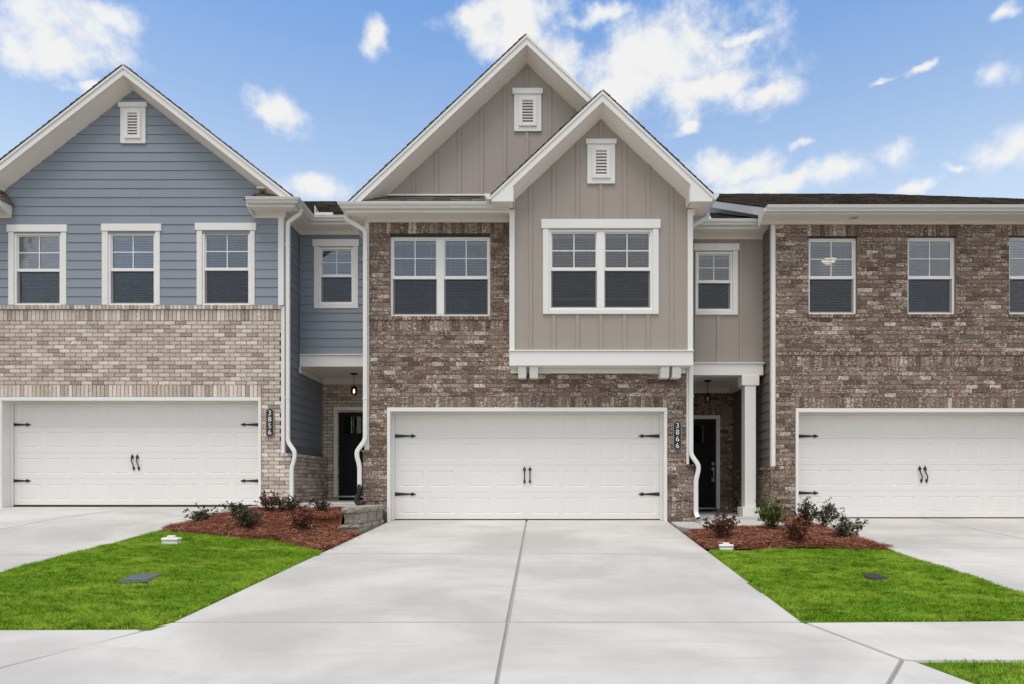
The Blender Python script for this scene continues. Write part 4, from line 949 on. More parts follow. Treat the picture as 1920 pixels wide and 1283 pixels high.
MB().hexa([(-0.86,12.16,5.82),(-0.70,12.16,5.82),(-0.70,12.18,5.82),(-0.86,12.18,5.82),(-0.86,12.16,5.865),(-0.70,12.16,5.89),(-0.70,12.18,5.89),(-0.86,12.18,5.865)]).build('splash_guard', M['metal_white'], HM)
# upper bay
bay = link('bay', None, (1.24, YB, 2.87), HM); BX0, BX1 = X(955.5, YB), X(1298.5, YB); SB = 0.94; BXC = 1.232; ZwB = 7.377
ztB = lambda x: ZwB-SB*abs(x-BXC)
wB = (X(1018, YB), X(1234.6, YB), Z(589.6, YB), Z(429.5, YB))
zb1 = 3.15
op = (X(1029, YB), X(1223.5, YB), Z(581, YB), Z(430.5, YB))
pn = MB()
pn.box(BX0, op[0], YB, YB+0.06, zb1, 5.70).box(op[1], BX1, YB, YB+0.06, zb1, 5.70).box(op[0], op[1], YB, YB+0.06, zb1, op[2]).box(op[0], op[1], YB, YB+0.06, op[3], 5.70)
pn.pxz([(BX0+0.05, 5.70), (BX1-0.05, 5.70), (BX1-0.05, ztB(BX1-0.05)+0.025), (BXC, ZwB+0.025), (BX0+0.05, ztB(BX0+0.05)+0.025)], YB, YB+0.06)
pn.build('wall_panel', M['grey'], bay)
vB = (X(1101, YB), X(1153, YB), Z(345.5, YB), Z(263, YB))
hB = (X(1015, YB), X(1237.8, YB), Z(429.5, YB), Z(412.5, YB))
battens(bay, [X(q, YB) for q in (995, 1038.5, 1083, 1126.5, 1171, 1215, 1259)], YB, zb1, ztB, gaps=[vB, (hB[0], hB[1], wB[2], hB[3])])
window(HM, op[0], op[1], op[2], op[3]-0.003, YB, 2, Z(504.5, YB), (wB[0], wB[1], wB[2]), hB, proud=0.032, blind_bottom=0.16, label='wide double window on the taupe bay')
vent(HM, vB[0], vB[1], vB[2], Z(272.5, YB), X(1098.4, YB), X(1155.6, YB), Z(272, YB), Z(263, YB), YB)
for a, b in ((BX0-0.003, X(965, YB)), (X(1289, YB), BX1+0.003)): MB().box(a, b, YB-0.028, YB+0.06, zb1, 5.735).build('corner_board', M['white'], bay, bevel=0.004)
MB().box(BX0-0.002, BX0+0.03, YB+0.061, YM+0.0, 2.88, 5.74).box(BX1-0.03, BX1+0.002, YB+0.061, YM+0.0, 2.88, 5.74).build('side_wall', M['grey'], bay)
MB().box(BX0-0.005, BX1+0.005, YB-0.045, YB+0.06, 2.868, 3.125).box(BX0-0.005, BX0+0.025, YB+0.0605, YM-0.003, 2.868, 3.125).box(BX1-0.025, BX1+0.005, YB+0.0605, YM-0.003, 2.868, 3.125).build('skirt_band', M['white'], bay, bevel=0.004)
MB().box(BX0-0.015, BX1+0.015, YB-0.065, YB-0.002, 3.127, 3.149).build('drip_cap', M['white'], bay, bevel=0.003)
MB().box(BX0+0.03, BX1-0.03, YB+0.062, YM-0.004, 2.872, 2.89).build('soffit', M['soffit'], bay)
MB().box(BX0+0.01, BX1-0.06, YM-0.035, YM-0.003, 2.778, 2.870).build('ledger_trim', M['white'], bay, bevel=0.003)
for a, b in ((971.7, 986.7), (993, 1009), (1239, 1255), (1260.7, 1277)):
    xa, xb = X(a, YB+0.03), X(b, YB+0.03)
    MB().pyz([(YB+0.02, 2.866), (YB+0.02, 2.78), (YB+0.05, 2.66), (YM-0.04, 2.66), (YM-0.04, 2.866)], xa, xb).build('bracket', M['white'], bay, bevel=0.004)
gable(HM, BXC, 7.735, SB, -0.755, 3.20, YB-0.33, YM+0.05, 0.222, YB, ZwB, 5.738, 5.738, tails=(-0.36, 2.80))
for xt in (-0.36, 2.80): MB().box(xt-0.012, xt+0.012, YB-0.304, YB+0.02, 5.742, 6.06).build('soffit_return', M['soffit'], HM)
MB().box(-0.36, BX0+0.1, YB-0.304, YB-0.029, 5.742, 5.754).box(2.80, BX1+0.01, YB-0.304, YB-0.029, 5.742, 5.754).build('soffit', M['soffit'], HM)
# bay eave soffits and side gutters
MB().box(-0.75, BX0-0.004, YB-0.304, YM-0.37, 5.74, 5.752).box(-0.36, BX0-0.004, YB-0.304, YB-0.06, 5.735, 5.75).box(BX1+0.004, 3.19, YB-0.304, 20, 5.74, 5.752).build('soffit', M['soffit'], HM)
MB().box(BX1+0.003, BX1+0.03, YB-0.03, 20, 5.62, 5.738).build('frieze', M['soffit'], HM)
MB().box(3.17, 3.195, YB-0.304, 20, 5.735, 5.84).build('fascia', M['white'], HM)
gutter(HM, [(3.197, YB-0.32), (3.197, 20)][::-1], 0.0, 5.90)  if False else MB().prism([(3.197+a, YB-0.315, 5.885+b) for a, b in GUT], (0, 8.0, 0)).build('gutter', M['metal_white'], HM, bevel=0.002)
MB().prism([(-0.757-a, YB-0.315, 5.885+b) for a, b in GUT], (0, 0.26, 0)).build('gutter', M['metal_white'], HM, bevel=0.002)
# wall over the entry, beam, column, porch
YE = 13.37; ew = link('batten_wall', None, (3.7, YE, 3.12), HM)
oe = (X(1303, YE), X(1382.7, YE), Z(591, YE), Z(471, YE)); ie = (X(1310.5, YE)-0.06, X(1367.6, YE)+0.06, Z(583, YE), Z(472, YE))
MB().box(2.9, ie[0], YE, YE+0.08, 3.1, 5.7).box(ie[1], 4.64, YE, YE+0.08, 3.1, 5.7).box(ie[0], ie[1], YE, YE+0.08, 3.1, ie[2]).box(ie[0], ie[1], YE, YE+0.08, ie[3], 5.7).build('wall_panel', M['grey'], ew)
battens(ew, [X(1304.5, YE), X(1346, YE), X(1389, YE)], YE, 3.12, 5.62, gaps=[(oe[0], X(1385.5, YE), oe[2], Z(458, YE))])
MB().box(4.575, 4.60, YE-0.025, YE+0.0, 3.12, 5.62).build('corner_board', M['grey'], ew)
window(HM, ie[0], ie[1], ie[2], ie[3]-0.003, YE, 1, Z(528, YE), (oe[0], oe[1], oe[2]), (X(1299.5, YE), X(1385.5, YE), Z(471, YE), Z(458, YE)), proud=0.032)
MB().box(2.93, 4.555, 13.20, 13.42, 2.862, 3.088).build('porch_beam', M['white'], HM, bevel=0.005)
MB().box(2.93, 4.57, 13.17, 13.36, 3.09, 3.112).build('drip_cap', M['white'], HM, bevel=0.004)
MB().box(2.85, 4.65, 13.42, 15.40, 2.93, 2.95).build('porch_ceiling', M['soffit'], HM)
MB().box(2.93, 4.60, 15.32, 15.35, 2.80, 2.928).box(4.50, 4.555, 13.42, 15.3, 2.78, 2.928).build('porch_frieze', M['soffit'], HM, bevel=0.003)
column(HM, X(1396.7, 13.2), X(1417.4, 13.2), 13.20, 0.07, 2.860)
entry_door(HM, X(1268, YPM), X(1342.7, YPM), Z(952, YPM), Z(786, YPM), YPM, 1)
we = [(2.95, YE-0.005), (4.60, YE-0.005)]
eave(HM, we, 0.32, 5.83, 5.71, 5.61); gutter(HM, we, 0.322, 5.856)
er = link('roof', None, (3.8, 14, 5.86), HM)
MB().hexa([(3.05, 13.02, 5.83), (4.60, 13.02, 5.83), (4.60, 17, 5.83+0.44*3.98), (3.05, 17, 5.83+0.44*3.98), (3.05, 13.02, 5.852), (4.60, 13.02, 5.852), (4.60, 17, 5.852+0.44*3.98), (3.05, 17, 5.852+0.44*3.98)]).build('roof_deck', M['shingle'], er)
strips(er, (3.05, 13.0, 5.856), (1, 0, 0), (0, 1, 0.44), (0, -0.44, 1), 1.55, 4.3, M['shingle'])
MB().hexa([(3.33,12.98,5.85),(3.48,12.98,5.85),(3.48,13.0,5.85),(3.33,13.0,5.85),(3.33,12.98,5.93),(3.45,12.98,5.92),(3.45,13.0,5.92),(3.33,13.0,5.93)]).build('splash_guard', M['metal_white'], HM)
MB().box(-3.05, 2.75, YM+0.45, 21.5, -0.1, 5.6).box(2.75, 4.6, YE+0.45, 21.5, 2.96, 5.6).box(2.75, 4.6, YPM+0.10, YPM+0.2, 0, 3.0).build('dark_room_core', M['room_dark'], HM)
downspout(HM, [(-3.47, 12.36, 5.74), (-3.47, 12.36, 5.62), (-3.135, 12.44, 5.43), (-3.135, 12.44, 1.53), (-3.285, 12.42, 1.32), (-3.285, 12.42, 1.22), (-3.235, 12.42, 1.04), (-3.235, 12.42, 0.66)], straps=[(-3.135, 12.44, 4.9), (-3.135, 12.44, 2.3)], label='white downspout ending in a black corrugated pipe')
fx = []
pp = curve_pts([(-3.235, 12.42, 0.70), (-3.235, 12.42, 0.52), (-3.29, 12.36, 0.42), (-3.22, 12.26, 0.345), (-3.10, 12.20, 0.335)], 6)
dense = []
for i in range(len(pp)-1):
    for k in range(4): dense.append(pp[i].lerp(pp[i+1], k/4))
MB().tube(dense, [0.052 if (i//2) % 2 else 0.044 for i in range(len(dense))], None, 12).build('drain_pipe', M['black_plastic'], HM, label if False else None) if False else MB().tube(dense, [0.052 if (i//2) % 2 else 0.044 for i in range(len(dense))], [0.052 if (i//2) % 2 else 0.044 for i in range(len(dense))], 12).build('drain_pipe', M['black_plastic'], HM)
downspout(HM, [(3.27, 12.52, 5.79), (3.27, 12.52, 5.71), (2.955, 12.52, 5.53), (2.945, 12.46, 1.26), (3.075, 12.43, 1.06), (3.075, 12.43, 0.96), (3.03, 12.43, 0.78), (3.03, 12.43, 0.16), (3.05, 12.34, 0.075)], straps=[(2.95, 12.50, 4.9), (2.95, 12.48, 2.35)])

# ================================================================== RIGHT HOUSE (dark brick front)
YR = 12.79
HR = thing('townhouse', 'brown brick townhouse under one long eave with separate single windows, cut off by the frame', 'townhouse', (8, YR, 0.019), 'townhouses in the row')
wallR = link('brick_wall', None, (8, YR, 0), HR); BR = Bricks(); xR0, xR1 = 4.655, 11.6
oR = (5.029, 10.15, -1, 2.158)
winR = [(1516.5, 1607.5, 445, 588.5), (1702.5, 1793, 443.5, 588), (1893, 1984, 442, 587)]
opR = [(X(a, YR), X(b, YR), 3.97, 5.46) for a, b, *_ in winR]
soldR = [(a-0.03, b+0.03, 5.46, 5.70) for a, b, *_ in opR]; silR = [(a-0.02, b+0.02, 3.88, 3.97) for a, b, *_ in opR]
spanR = lambda z: (4.563 if z < 1.0 else xR0, xR1)
BR.run('f', YR, spanR, 2.365-29*CY, 2.365, [oR, (5.029, 10.15, 2.1, 2.37)]); BR.soldier('f', YR, 5.029, 10.15, 2.162, 2.365)
BR.run('f', YR, (xR0, xR1), 2.365, 2.95); BR.soldier('f', YR, xR0, xR1, 2.95, 3.17); BR.soldier('f', YR, xR0, xR1, 3.17, 3.245, proud=0.016, w=0.11)
BR.run('f', YR, (xR0, xR1), 3.245, 5.69, opR+soldR+silR)
for (a, b, *_) in soldR: BR.soldier('f', YR, a, b, 5.46, 5.69)
for (a, b, *_) in silR: BR.soldier('f', YR, a, b, 3.888, 3.965, proud=0.03)
BR.run('l', 4.563, (YR+0.08, 15.3), 2.365-29*CY, 0.97, start=1); BR.soldier('l', 4.563, YR-0.01, 15.3, 0.97, 1.04, proud=0.022); BR.soldier('f', YR, 4.545, 4.80, 0.985, 1.05, proud=0.022)
BR.finish(wallR, M['brick_dark'])
mo = MB(); md = 0.010
mo.box(4.563+0.01, oR[0], YR+md, YR+0.09, -0.1, 1.0).box(xR0, oR[0], YR+md+0.001, YR+0.09, 1.0, 2.16).box(oR[1], xR1, YR+md, YR+0.09, -0.1, 2.16).box(xR0, xR1, YR+md, YR+0.09, 2.162, 3.97)
xs_ = [xR0]+[v for o_ in opR for v in o_[:2]]+[xR1]
for i in range(0, len(xs_), 2): mo.box(xs_[i], xs_[i+1], YR+md, YR+0.09, 3.971, 5.46)
mo.box(xR0, xR1, YR+md, YR+0.09, 5.461, 5.72).box(4.573, 4.62, YR+0.09, 15.3, -0.1, 1.03)
mo.build('mortar', M['mortar_dark'], wallR)
MB().box(4.573, 4.652, YR+0.012, YR+0.10, 1.045, 5.75).build('corner_board', M['white'], HR, bevel=0.004)
sr = link('siding_wall', None, (4.6, 14, 1), HR)
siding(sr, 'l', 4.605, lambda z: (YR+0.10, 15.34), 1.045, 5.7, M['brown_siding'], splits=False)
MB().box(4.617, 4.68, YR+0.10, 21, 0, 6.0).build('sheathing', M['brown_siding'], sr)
for k, (a, b, c, d) in enumerate(winR):
    window(HR, X(a, YR), X(b, YR), 3.974, Z(c, YR), YR+0.028, 1, Z(518.5, YR), None, None, open_half=(1 if k == 1 else None))
    MB().box(X(a, YR)-0.02, X(b, YR)+0.02, YR-0.003, YR+0.09, Z(c, YR)+0.001, 5.459).build('dark_head_strip', M['bronze'], HR)
garage_door(HR, 5.029, 10.15, 0.019, 2.158, YR, X(1496, YR+0.27), 10.15-0.07, True)
wr = [(4.33, YR-0.005), (11.9, YR-0.005)]
eave(HR, wr, 0.35, 5.845, 5.755, 5.685); gutter(HR, wr, 0.352, 5.872)
mr_ = 0.46; YK = 22.0; ze = 5.885; ye = YR-0.37
rr = link('roof', None, (8, 17, ze), HR); zk = ze+mr_*(YK-ye); xh = 11.27
MB().add([(4.30, ye, ze-0.02), (13.2, ye, ze-0.02), (19.5, YK, zk-1.2), (xh, YK, zk-0.02), (4.30, YK, zk-0.02), (4.30, YK+9, ze-0.02), (13.2, YK+9, ze-0.02)], [(0, 1, 3, 4), (1, 2, 3), (4, 3, 6, 5)]).build('roof_deck', M['shingle'], rr, recalc=False)
strips(rr, (4.30, ye-0.012, ze-0.016), (1, 0, 0), (0, 1, mr_), (0, -mr_, 1), 8.9, (YK-ye)*math.hypot(1, mr_), M['shingle'], tab=0.32, clip=lambda s_: (0, 8.9-s_*0.19))
# left rake of that roof, flashing under it, gable end wall
MB().pyz([(ye, ze-0.03), (20, ze-0.03+mr_*(20-ye)), (20, ze-0.19+mr_*(20-ye)), (ye+0.35, ze-0.19+mr_*0.35), (ye+0.33, ze-0.27), (ye-0.0, ze-0.10)], 4.305, 4.33).build('rake_board', M['white'], rr, bevel=0.003)
MB().pyz([(ye+0.1, ze-0.12), (20, ze-0.18+mr_*(20-ye)), (20, ze-0.165+mr_*(20-ye)), (ye+0.1, ze-0.10)], 4.331, 4.60).build('rake_soffit', M['soffit'], rr)
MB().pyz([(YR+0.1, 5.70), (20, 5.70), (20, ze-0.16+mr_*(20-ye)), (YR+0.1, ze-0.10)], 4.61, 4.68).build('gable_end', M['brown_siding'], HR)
MB().pyz([(13.1, 5.87), (17.5, 5.87+0.44*4.4), (17.5, 6.04+0.44*4.4), (13.1, 6.04)], 4.585, 4.60).build('step_flashing', M['flashing'], HR)
MB().box(X(1593, YR-0.12), X(1606, YR-0.12), YR-0.20, YR-0.10, 5.747, 5.754).build('soffit_vent', M['flashing'], HR)
MB().box(xR0+0.05, xR1, YR+0.45, 21.5, -0.1, 5.7).build('dark_room_core', M['room_dark'], HR)
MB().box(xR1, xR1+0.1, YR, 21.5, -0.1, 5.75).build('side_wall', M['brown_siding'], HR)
lamp = thing('ceiling_lamp', 'lit cream bowl ceiling lamp seen through the blind of the first brick-wall window', 'ceiling lamp', (5.66, YR+0.30, 4.9))
MB().lathe((X(1554, YR+0.32), YR+0.32, Z(492, YR+0.32)), [(0.0, -0.03), (0.07, -0.02), (0.12, 0.01), (0.14, 0.05), (0.0, 0.05)], 16).build('bowl', M['room_lamp'], lamp, smooth=True)
MB().lathe((X(1554, YR+0.32), YR+0.32, Z(492, YR+0.32)), [(0.0, 0.052), (0.145, 0.052), (0.148, 0.062), (0.03, 0.08), (0.012, 0.09), (0.012, 0.4), (0.0, 0.4)], 12).build('rod', M['bronze'], lamp)

# ------------------------------------------------------------------ house number plaques
def plaque(num, x, Y, z0, z1, w, label):
    p = thing('house_number_plaque', label, 'house number', (x, Y, z0), 'house number plaques'); h = z1-z0; a = w/2
    out = [(-a, 0.10*h), (-a*0.92, 0.075*h), (-a*0.62, 0.06*h), (-a*0.38, 0.012*h), (0, 0), (a*0.38, 0.012*h), (a*0.62, 0.06*h), (a*0.92, 0.075*h), (a, 0.10*h)]
    pl = [(x+u, z0+v) for u, v in out]+[(x-u, z1-v) for u, v in out]
    cx, cz = x, (z0+z1)/2
    sc = lambda k, kz: [(cx+(u-cx)*k, cz+(v-cz)*kz) for u, v in pl]
    MB().pxz(pl, Y-0.030, Y-0.004).build('rim', M['plaque_edge'], p, bevel=0.003)
    MB().pxz(sc(0.82, 0.95), Y-0.034, Y-0.0305).build('face', M['black_metal'], p)
    for zz in (z0+h*0.05, z1-h*0.05): MB().tube([(x, Y-0.034, zz), (x, Y-0.042, zz)], 0.007, 0.007, 8).build('screw', M['plaque_edge'], p)
    for i, chd in enumerate(num):
        cu = bpy.data.curves.new('digit', 'FONT'); cu.body = chd; cu.size = 0.140*h/0.6; cu.extrude = 0.003; cu.align_x = 'CENTER'; cu.align_y = 'CENTER'; cu.offset = 0.0
        tmp = bpy.data.objects.new('digit', cu); COL.objects.link(tmp); bpy.context.view_layer.update()
        me = bpy.data.meshes.new_from_object(tmp.evaluated_get(bpy.context.evaluated_depsgraph_get())); bpy.data.objects.remove(tmp)
        me.name = 'digit'; me.materials.clear(); me.materials.append(M['digit'])
        o = link('digit', me, (x, Y-0.038, z1-h*(0.185+0.21*i)), p); o.rotation_euler = (R(90), 0, 0)
plaque('3856', X(507, YL), YL, 1.64, 2.262, 0.165, 'black house number plaque 3856 on the pale brick pier')
plaque('3866', X(1269.5, YM), YM, 1.31, 1.905, 0.155, 'black house number plaque 3866 on the brown brick pier')

# ------------------------------------------------------------------ porch lanterns
def lantern(x, Y, zc, drop, lit, label, k_=0.62):
    S = lambda pr: [(r_*k_, q*k_) for r_, q in pr]
    l = thing('pendant_lantern', label, 'porch lamp', (x, Y, zc-drop), 'porch lanterns'); z = zc-drop
    MB().lathe((x, Y, zc), [(0.0, 0), (0.085, 0), (0.08, -0.02), (0.03, -0.035), (0.0, -0.035)], 16).build('canopy', M['bronze'], l, smooth=False)
    ch = MB(); n = max(3, int((drop-0.09)/0.034))
    for i in range(n):
        zz = zc-0.035-i*(drop-0.05)/n; L0 = (drop-0.05)/n
        rg = [(x+(0.009*math.cos(t) if i % 2 else 0), Y+(0 if i % 2 else 0.009*math.cos(t)), zz-L0/2+L0*0.62*math.sin(t)) for t in [k*math.pi/4 for k in range(9)]]
        ch.tube(rg, 0.0035, 0.0035, 5, cap=False)
    ch.build('chain', M['bronze'], l)
    MB().lathe((x, Y, z), S([(0.0, 0.05), (0.02, 0.045), (0.03, 0.02), (0.10, -0.03), (0.135, -0.075), (0.135, -0.09), (0.0, -0.09)]), 16).build('cap', M['bronze'], l)
    MB().lathe((x, Y, z), S([(0.085, -0.092), (0.118, -0.15), (0.112, -0.22), (0.078, -0.30)]), 16).build('glass_shade', M['lamp_glass'], l, smooth=True)
    cg = MB()
    for k in range(6):
        a = k*math.pi/3+0.3; c, s_ = math.cos(a), math.sin(a)
        cg.tube([(x+q*k_*c, Y+q*k_*s_, z+w*k_) for q, w in ((0.10, -0.09), (0.124, -0.15), (0.118, -0.22), (0.084, -0.305))], 0.004, 0.004, 6)
    cg.lathe((x, Y, z), S([(0.0, -0.302), (0.088, -0.302), (0.092, -0.312), (0.06, -0.325), (0.0, -0.325)]), 16)
    cg.build('cage', M['bronze'], l)
    MB().lathe((x, Y, z), S([(0.0, -0.095), (0.018, -0.10), (0.02, -0.13), (0.035, -0.17), (0.036, -0.20), (0.022, -0.235), (0.0, -0.24)]), 12).build('bulb', M['bulb'] if lit else M['bulb_off'], l, smooth=True)
lantern(X(663.8, 15.3), 15.3, 3.244, 0.30, True, 'small lit bronze lantern on a chain above the left black door')
lantern(X(1327, 14.3), 14.3, 2.928, 0.28, False, 'dark unlit bronze lantern on a chain beside the white porch column')

# ------------------------------------------------------------------ stone block retaining wall
rw = thing('retaining_wall', 'low grey stone-block retaining wall stepping down beside the driveway', 'retaining wall', (-2.95, 11.5, -0.1))
def stone(x0, x1, y0, y1, z0, z1, cap=False):
    mb = MB(); nx, ny, nz = max(2, int((x1-x0)/0.06)), max(2, int((y1-y0)/0.06)), max(2, int((z1-z0)/0.04))
    import itertools
    idx = {}; v = []; f = []
    def vid(i, j, k):
        q = (i, j, k)
        if q not in idx:
            p = [x0+(x1-x0)*i/nx, y0+(y1-y0)*j/ny, z0+(z1-z0)*k/nz]; a = 0.009
            ed = (i in (0, nx))+(j in (0, ny))+(k in (0, nz))
            sh = 0.008 if ed >= 2 else 0
            p[0] += (sh if i == 0 else -sh if i == nx else 0)+random.uniform(-a, a)*(i in (0, nx))
            p[1] += (sh if j == 0 else -sh if j == ny else 0)+random.uniform(-a, a)*(j in (0, ny))
            p[2] += (-sh*0.5 if k == nz else 0)+random.uniform(-a, a)*0.25
            idx[q] = len(v); v.append(p)
        return idx[q]
    for i in range(nx):
        for k in range(nz):
            f.append((vid(i, 0, k), vid(i+1, 0, k), vid(i+1, 0, k+1), vid(i, 0, k+1))); f.append((vid(i, ny, k), vid(i, ny, k+1), vid(i+1, ny, k+1), vid(i+1, ny, k)))
        for j in range(ny): f.append((vid(i, j, nz), vid(i+1, j, nz), vid(i+1, j+1, nz), vid(i, j+1, nz)))
    for j in range(ny):
        for k in range(nz):
            f.append((vid(0, j, k), vid(0, j, k+1), vid(0, j+1, k+1), vid(0, j+1, k))); f.append((vid(nx, j, k), vid(nx, j+1, k), vid(nx, j+1, k+1), vid(nx, j, k+1)))
    mb.add(v, f).build('stone_cap' if cap else 'stone_block', M['stone'], rw, recalc=False)
xr_ = lambda y: XL(y)-0.035
stone(-3.19, xr_(11)-0.0, 10.78, 11.05, 0.045-0.16, 0.045-0.055); stone(-3.16, xr_(11)+0.005, 10.76, 11.03, 0.045-0.054, 0.042, cap=True)
for y0, y1 in ((11.06, 11.62), (11.625, 12.12), (12.125, 12.46)): stone(-3.02, xr_(y0)-0.0, y0, y1, -0.12, 0.05)
for y0, y1 in ((10.95, 11.40), (11.405, 11.96), (11.965, 12.40)): stone(-3.12, xr_(y0)-0.012, y0, y1, 0.052, 0.235)
for y0, y1 in ((10.90, 11.42), (11.425, 11.98), (11.985, 12.47)): stone(-3.15, xr_(y0)+0.012, y0, y1, 0.237, 0.322, cap=True)

# ------------------------------------------------------------------ planting beds, lawns
def inside(P, poly):
    x, y = P[:, 0], P[:, 1]; r_ = np.zeros(len(P), bool); n = len(poly)
    for i in range(n):
        x0, y0 = poly[i]; x1, y1 = poly[(i+1) % n]
        c = ((y0 > y) != (y1 > y)) & (x < (x1-x0)*(y-y0)/((y1-y0) or 1e-9)+x0); r_ ^= c
    return r_
def sheet(name, poly, hf, mat, step=0.12, parent=None):
    """a sheet that fills a plan polygon and follows a height function"""
    import bmesh
    bm = bmesh.new(); vs = [bm.verts.new((x, y, 0)) for x, y in poly]; bm.faces.new(vs)
    xs0, xs1 = min(p[0] for p in poly), max(p[0] for p in poly); ys0, ys1 = min(p[1] for p in poly), max(p[1] for p in poly)
    for ax, lo, hi in ((0, xs0, xs1), (1, ys0, ys1)):
        q = lo+step
        while q < hi:
            co = [0, 0, 0]; no = [0, 0, 0]; co[ax] = q; no[ax] = 1
            bmesh.ops.bisect_plane(bm, geom=bm.verts[:]+bm.edges[:]+bm.faces[:], plane_co=co, plane_no=no); q += step
    for v in bm.verts: v.co.z = hf(v.co.x, v.co.y)
    bmesh.ops.recalc_face_normals(bm, faces=bm.faces)
    me = bpy.data.meshes.new(name); bm.to_mesh(me); bm.free(); me.materials.append(mat)
    return link(name, me, (0, 0, 0), parent)
bedL = [GH(*p) for p in ((303, 998), (350, 998), (403, 1000), (470, 1006.7), (537, 1012), (578, 1023), (600, 1034))]
bedL += [(XL(9.3)-0.02, 9.25), (XL(10)-0.015, 10.0), (XL(10.7)-0.03, 10.75), (-3.17, 10.77), (-3.15, 11.70), (-5.48, 11.70), (lx(11.2)+0.02, 11.2), (lx(10.3)+0.02, 10.3)]
bedR = [GH(*p) for p in ((1676, 1034), (1630, 1033), (1577, 1031), (1500, 1030), (1430, 1032), (1370, 1032), (1330, 1030))]
bedR += [(XR(9.6)+0.02, 9.6), (XR(10.6)+0.03, 10.6), (2.62, 11.0), (2.95, 11.02), (4.2, 10.93), (4.60, 11.35), (4.63, 12.6), (5.0, 12.55), (rx_(11.6)-0.02, 11.6), (rx_(10)-0.02, 10.0)]
def widen(poly, d):
    c = np.mean(poly, 0); return [tuple(np.array(p)+(np.array(p)-c)/np.linalg.norm(np.array(p)-c)*d) for p in poly]
bedLs = [(x-0.02, y-0.22) for x, y in bedL[1:6]]
b1 = sheet('flower_bed', widen([bedL[0]]+bedLs+bedL[6:], 0.03), lambda x, y: bed_h(x, y), M['straw_bed']); struct(b1)
b2 = sheet('flower_bed', widen(bedR, 0.02), lambda x, y: bed_h(x, y), M['straw_bed']); struct(b2)
def needles(poly, n, name):
    lo = np.min(poly, 0)-0.02; hi = np.max(poly, 0)+0.02; P = rng.uniform(lo, hi, (n*4, 2)); P = P[inside(P, poly)][:n]; P = P+rng.normal(0, 1, P.shape)*np.where(rng.random(len(P)) < 0.035, 0.10, 0.018)[:, None]; n = len(P)
    a = rng.uniform(0, 2*np.pi, n); L_ = rng.uniform(0.07, 0.18, n); w = rng.uniform(0.0012, 0.0026, n); bend = rng.normal(0, 0.5, n)
    base = np.array([bed_h(x, y) for x, y in P])
    mound = 0.012*np.sin(P[:, 0]*9+P[:, 1]*5)+0.012*np.sin(P[:, 0]*5.3-P[:, 1]*11)
    z0 = base+rng.uniform(0.0, 0.04, n)+np.maximum(mound, -0.01); tilt = rng.normal(0.08, 0.28, n)
    k = 4; V = np.zeros((n, k*2, 3)); ss = np.linspace(-0.5, 0.5, k)
    for i, s_ in enumerate(ss):
        ang = a+bend*s_; cx = P[:, 0]+np.cos(ang)*L_*s_; cy = P[:, 1]+np.sin(ang)*L_*s_; cz = z0+np.sin(tilt)*L_*s_+0.012*(1-4*s_*s_)
        cz = np.maximum(cz, base-0.004)
        nx, ny = -np.sin(ang)*w, np.cos(ang)*w
        V[:, i*2] = np.stack([cx-nx, cy-ny, cz], 1); V[:, i*2+1] = np.stack([cx+nx, cy+ny, cz+w*0.8], 1)
    b = (np.arange(n)*k*2)[:, None]; Fc = np.concatenate([b+np.array([[2*i, 2*i+1, 2*i+3, 2*i+2]]) for i in range(k-1)], 0)
    return tri_mesh(name, V.reshape(-1, 3), Fc, M['straw'])
needles([bedL[0]]+bedLs+bedL[6:], 36000, 'pine_straw'); needles(bedR, 26000, 'pine_straw')
tag(bpy.data.objects['pine_straw'], 'red-brown pine straw spread over the sloping bed by the stone wall', 'pine straw')
tag(bpy.data.objects['pine_straw.001'], 'red-brown pine straw spread over the bed by the porch column', 'pine straw')

lawnL = [GH(*p) for p in ((300, 998), (350, 999), (403, 1001), (470, 1008), (537, 1013.5), (578, 1024), (602, 1036))]
lawnL += [(XL(8)-0.012, 8.0), (XL(6.5)-0.012, 6.5), (XL(5.5)-0.02, 5.42), (XL(5.4)-0.06, 5.29), (-6.4, 5.24), (lx(5.4)+0.015, 5.3), (lx(7)+0.015, 7.0), (lx(8.5)+0.015, 8.5)]
lawnR = [GH(*p) for p in ((1674, 1036), (1630, 1034), (1577, 1032.5), (1500, 1031), (1430, 1033.5), (1370, 1033.5), (1331, 1032))]
lawnR += [(XR(8)+0.012, 8.0), (XR(6.5)+0.012, 6.5), (XR(5.5)+0.015, 5.52), (5.6, 5.585), (rx_(5.6)-0.015, 5.59), (rx_(7.2)-0.015, 7.2), (rx_(8.3)-0.015, 8.3)]
lawnV = [(2.62, 4.475), (5.6, 4.50), (9.5, 4.53), (13.5, 4.58), (13.5, 1.92), (3.62, 1.92), (2.74, 4.06)]
lawnW = [(-3.55, 4.33), (-4.6, 1.95), (-12, 1.95), (-12, 4.13), (-6.5, 4.18)]
def gl(x, y): return g(x, y)+0.010+0.012*math.sin(x*2.1+y*1.3)*math.sin(y*2.4-x*0.7)+0.006*math.sin(x*6.3+y*2.1)*math.sin(y*8.4-x*1.7)
for i, poly in enumerate((lawnL, lawnR, lawnV, lawnW)):
    s_ = sheet('lawn', widen(poly, 0.07), lambda x, y: gl(x, y)-0.016, M['turf'], 0.3); struct(s_)
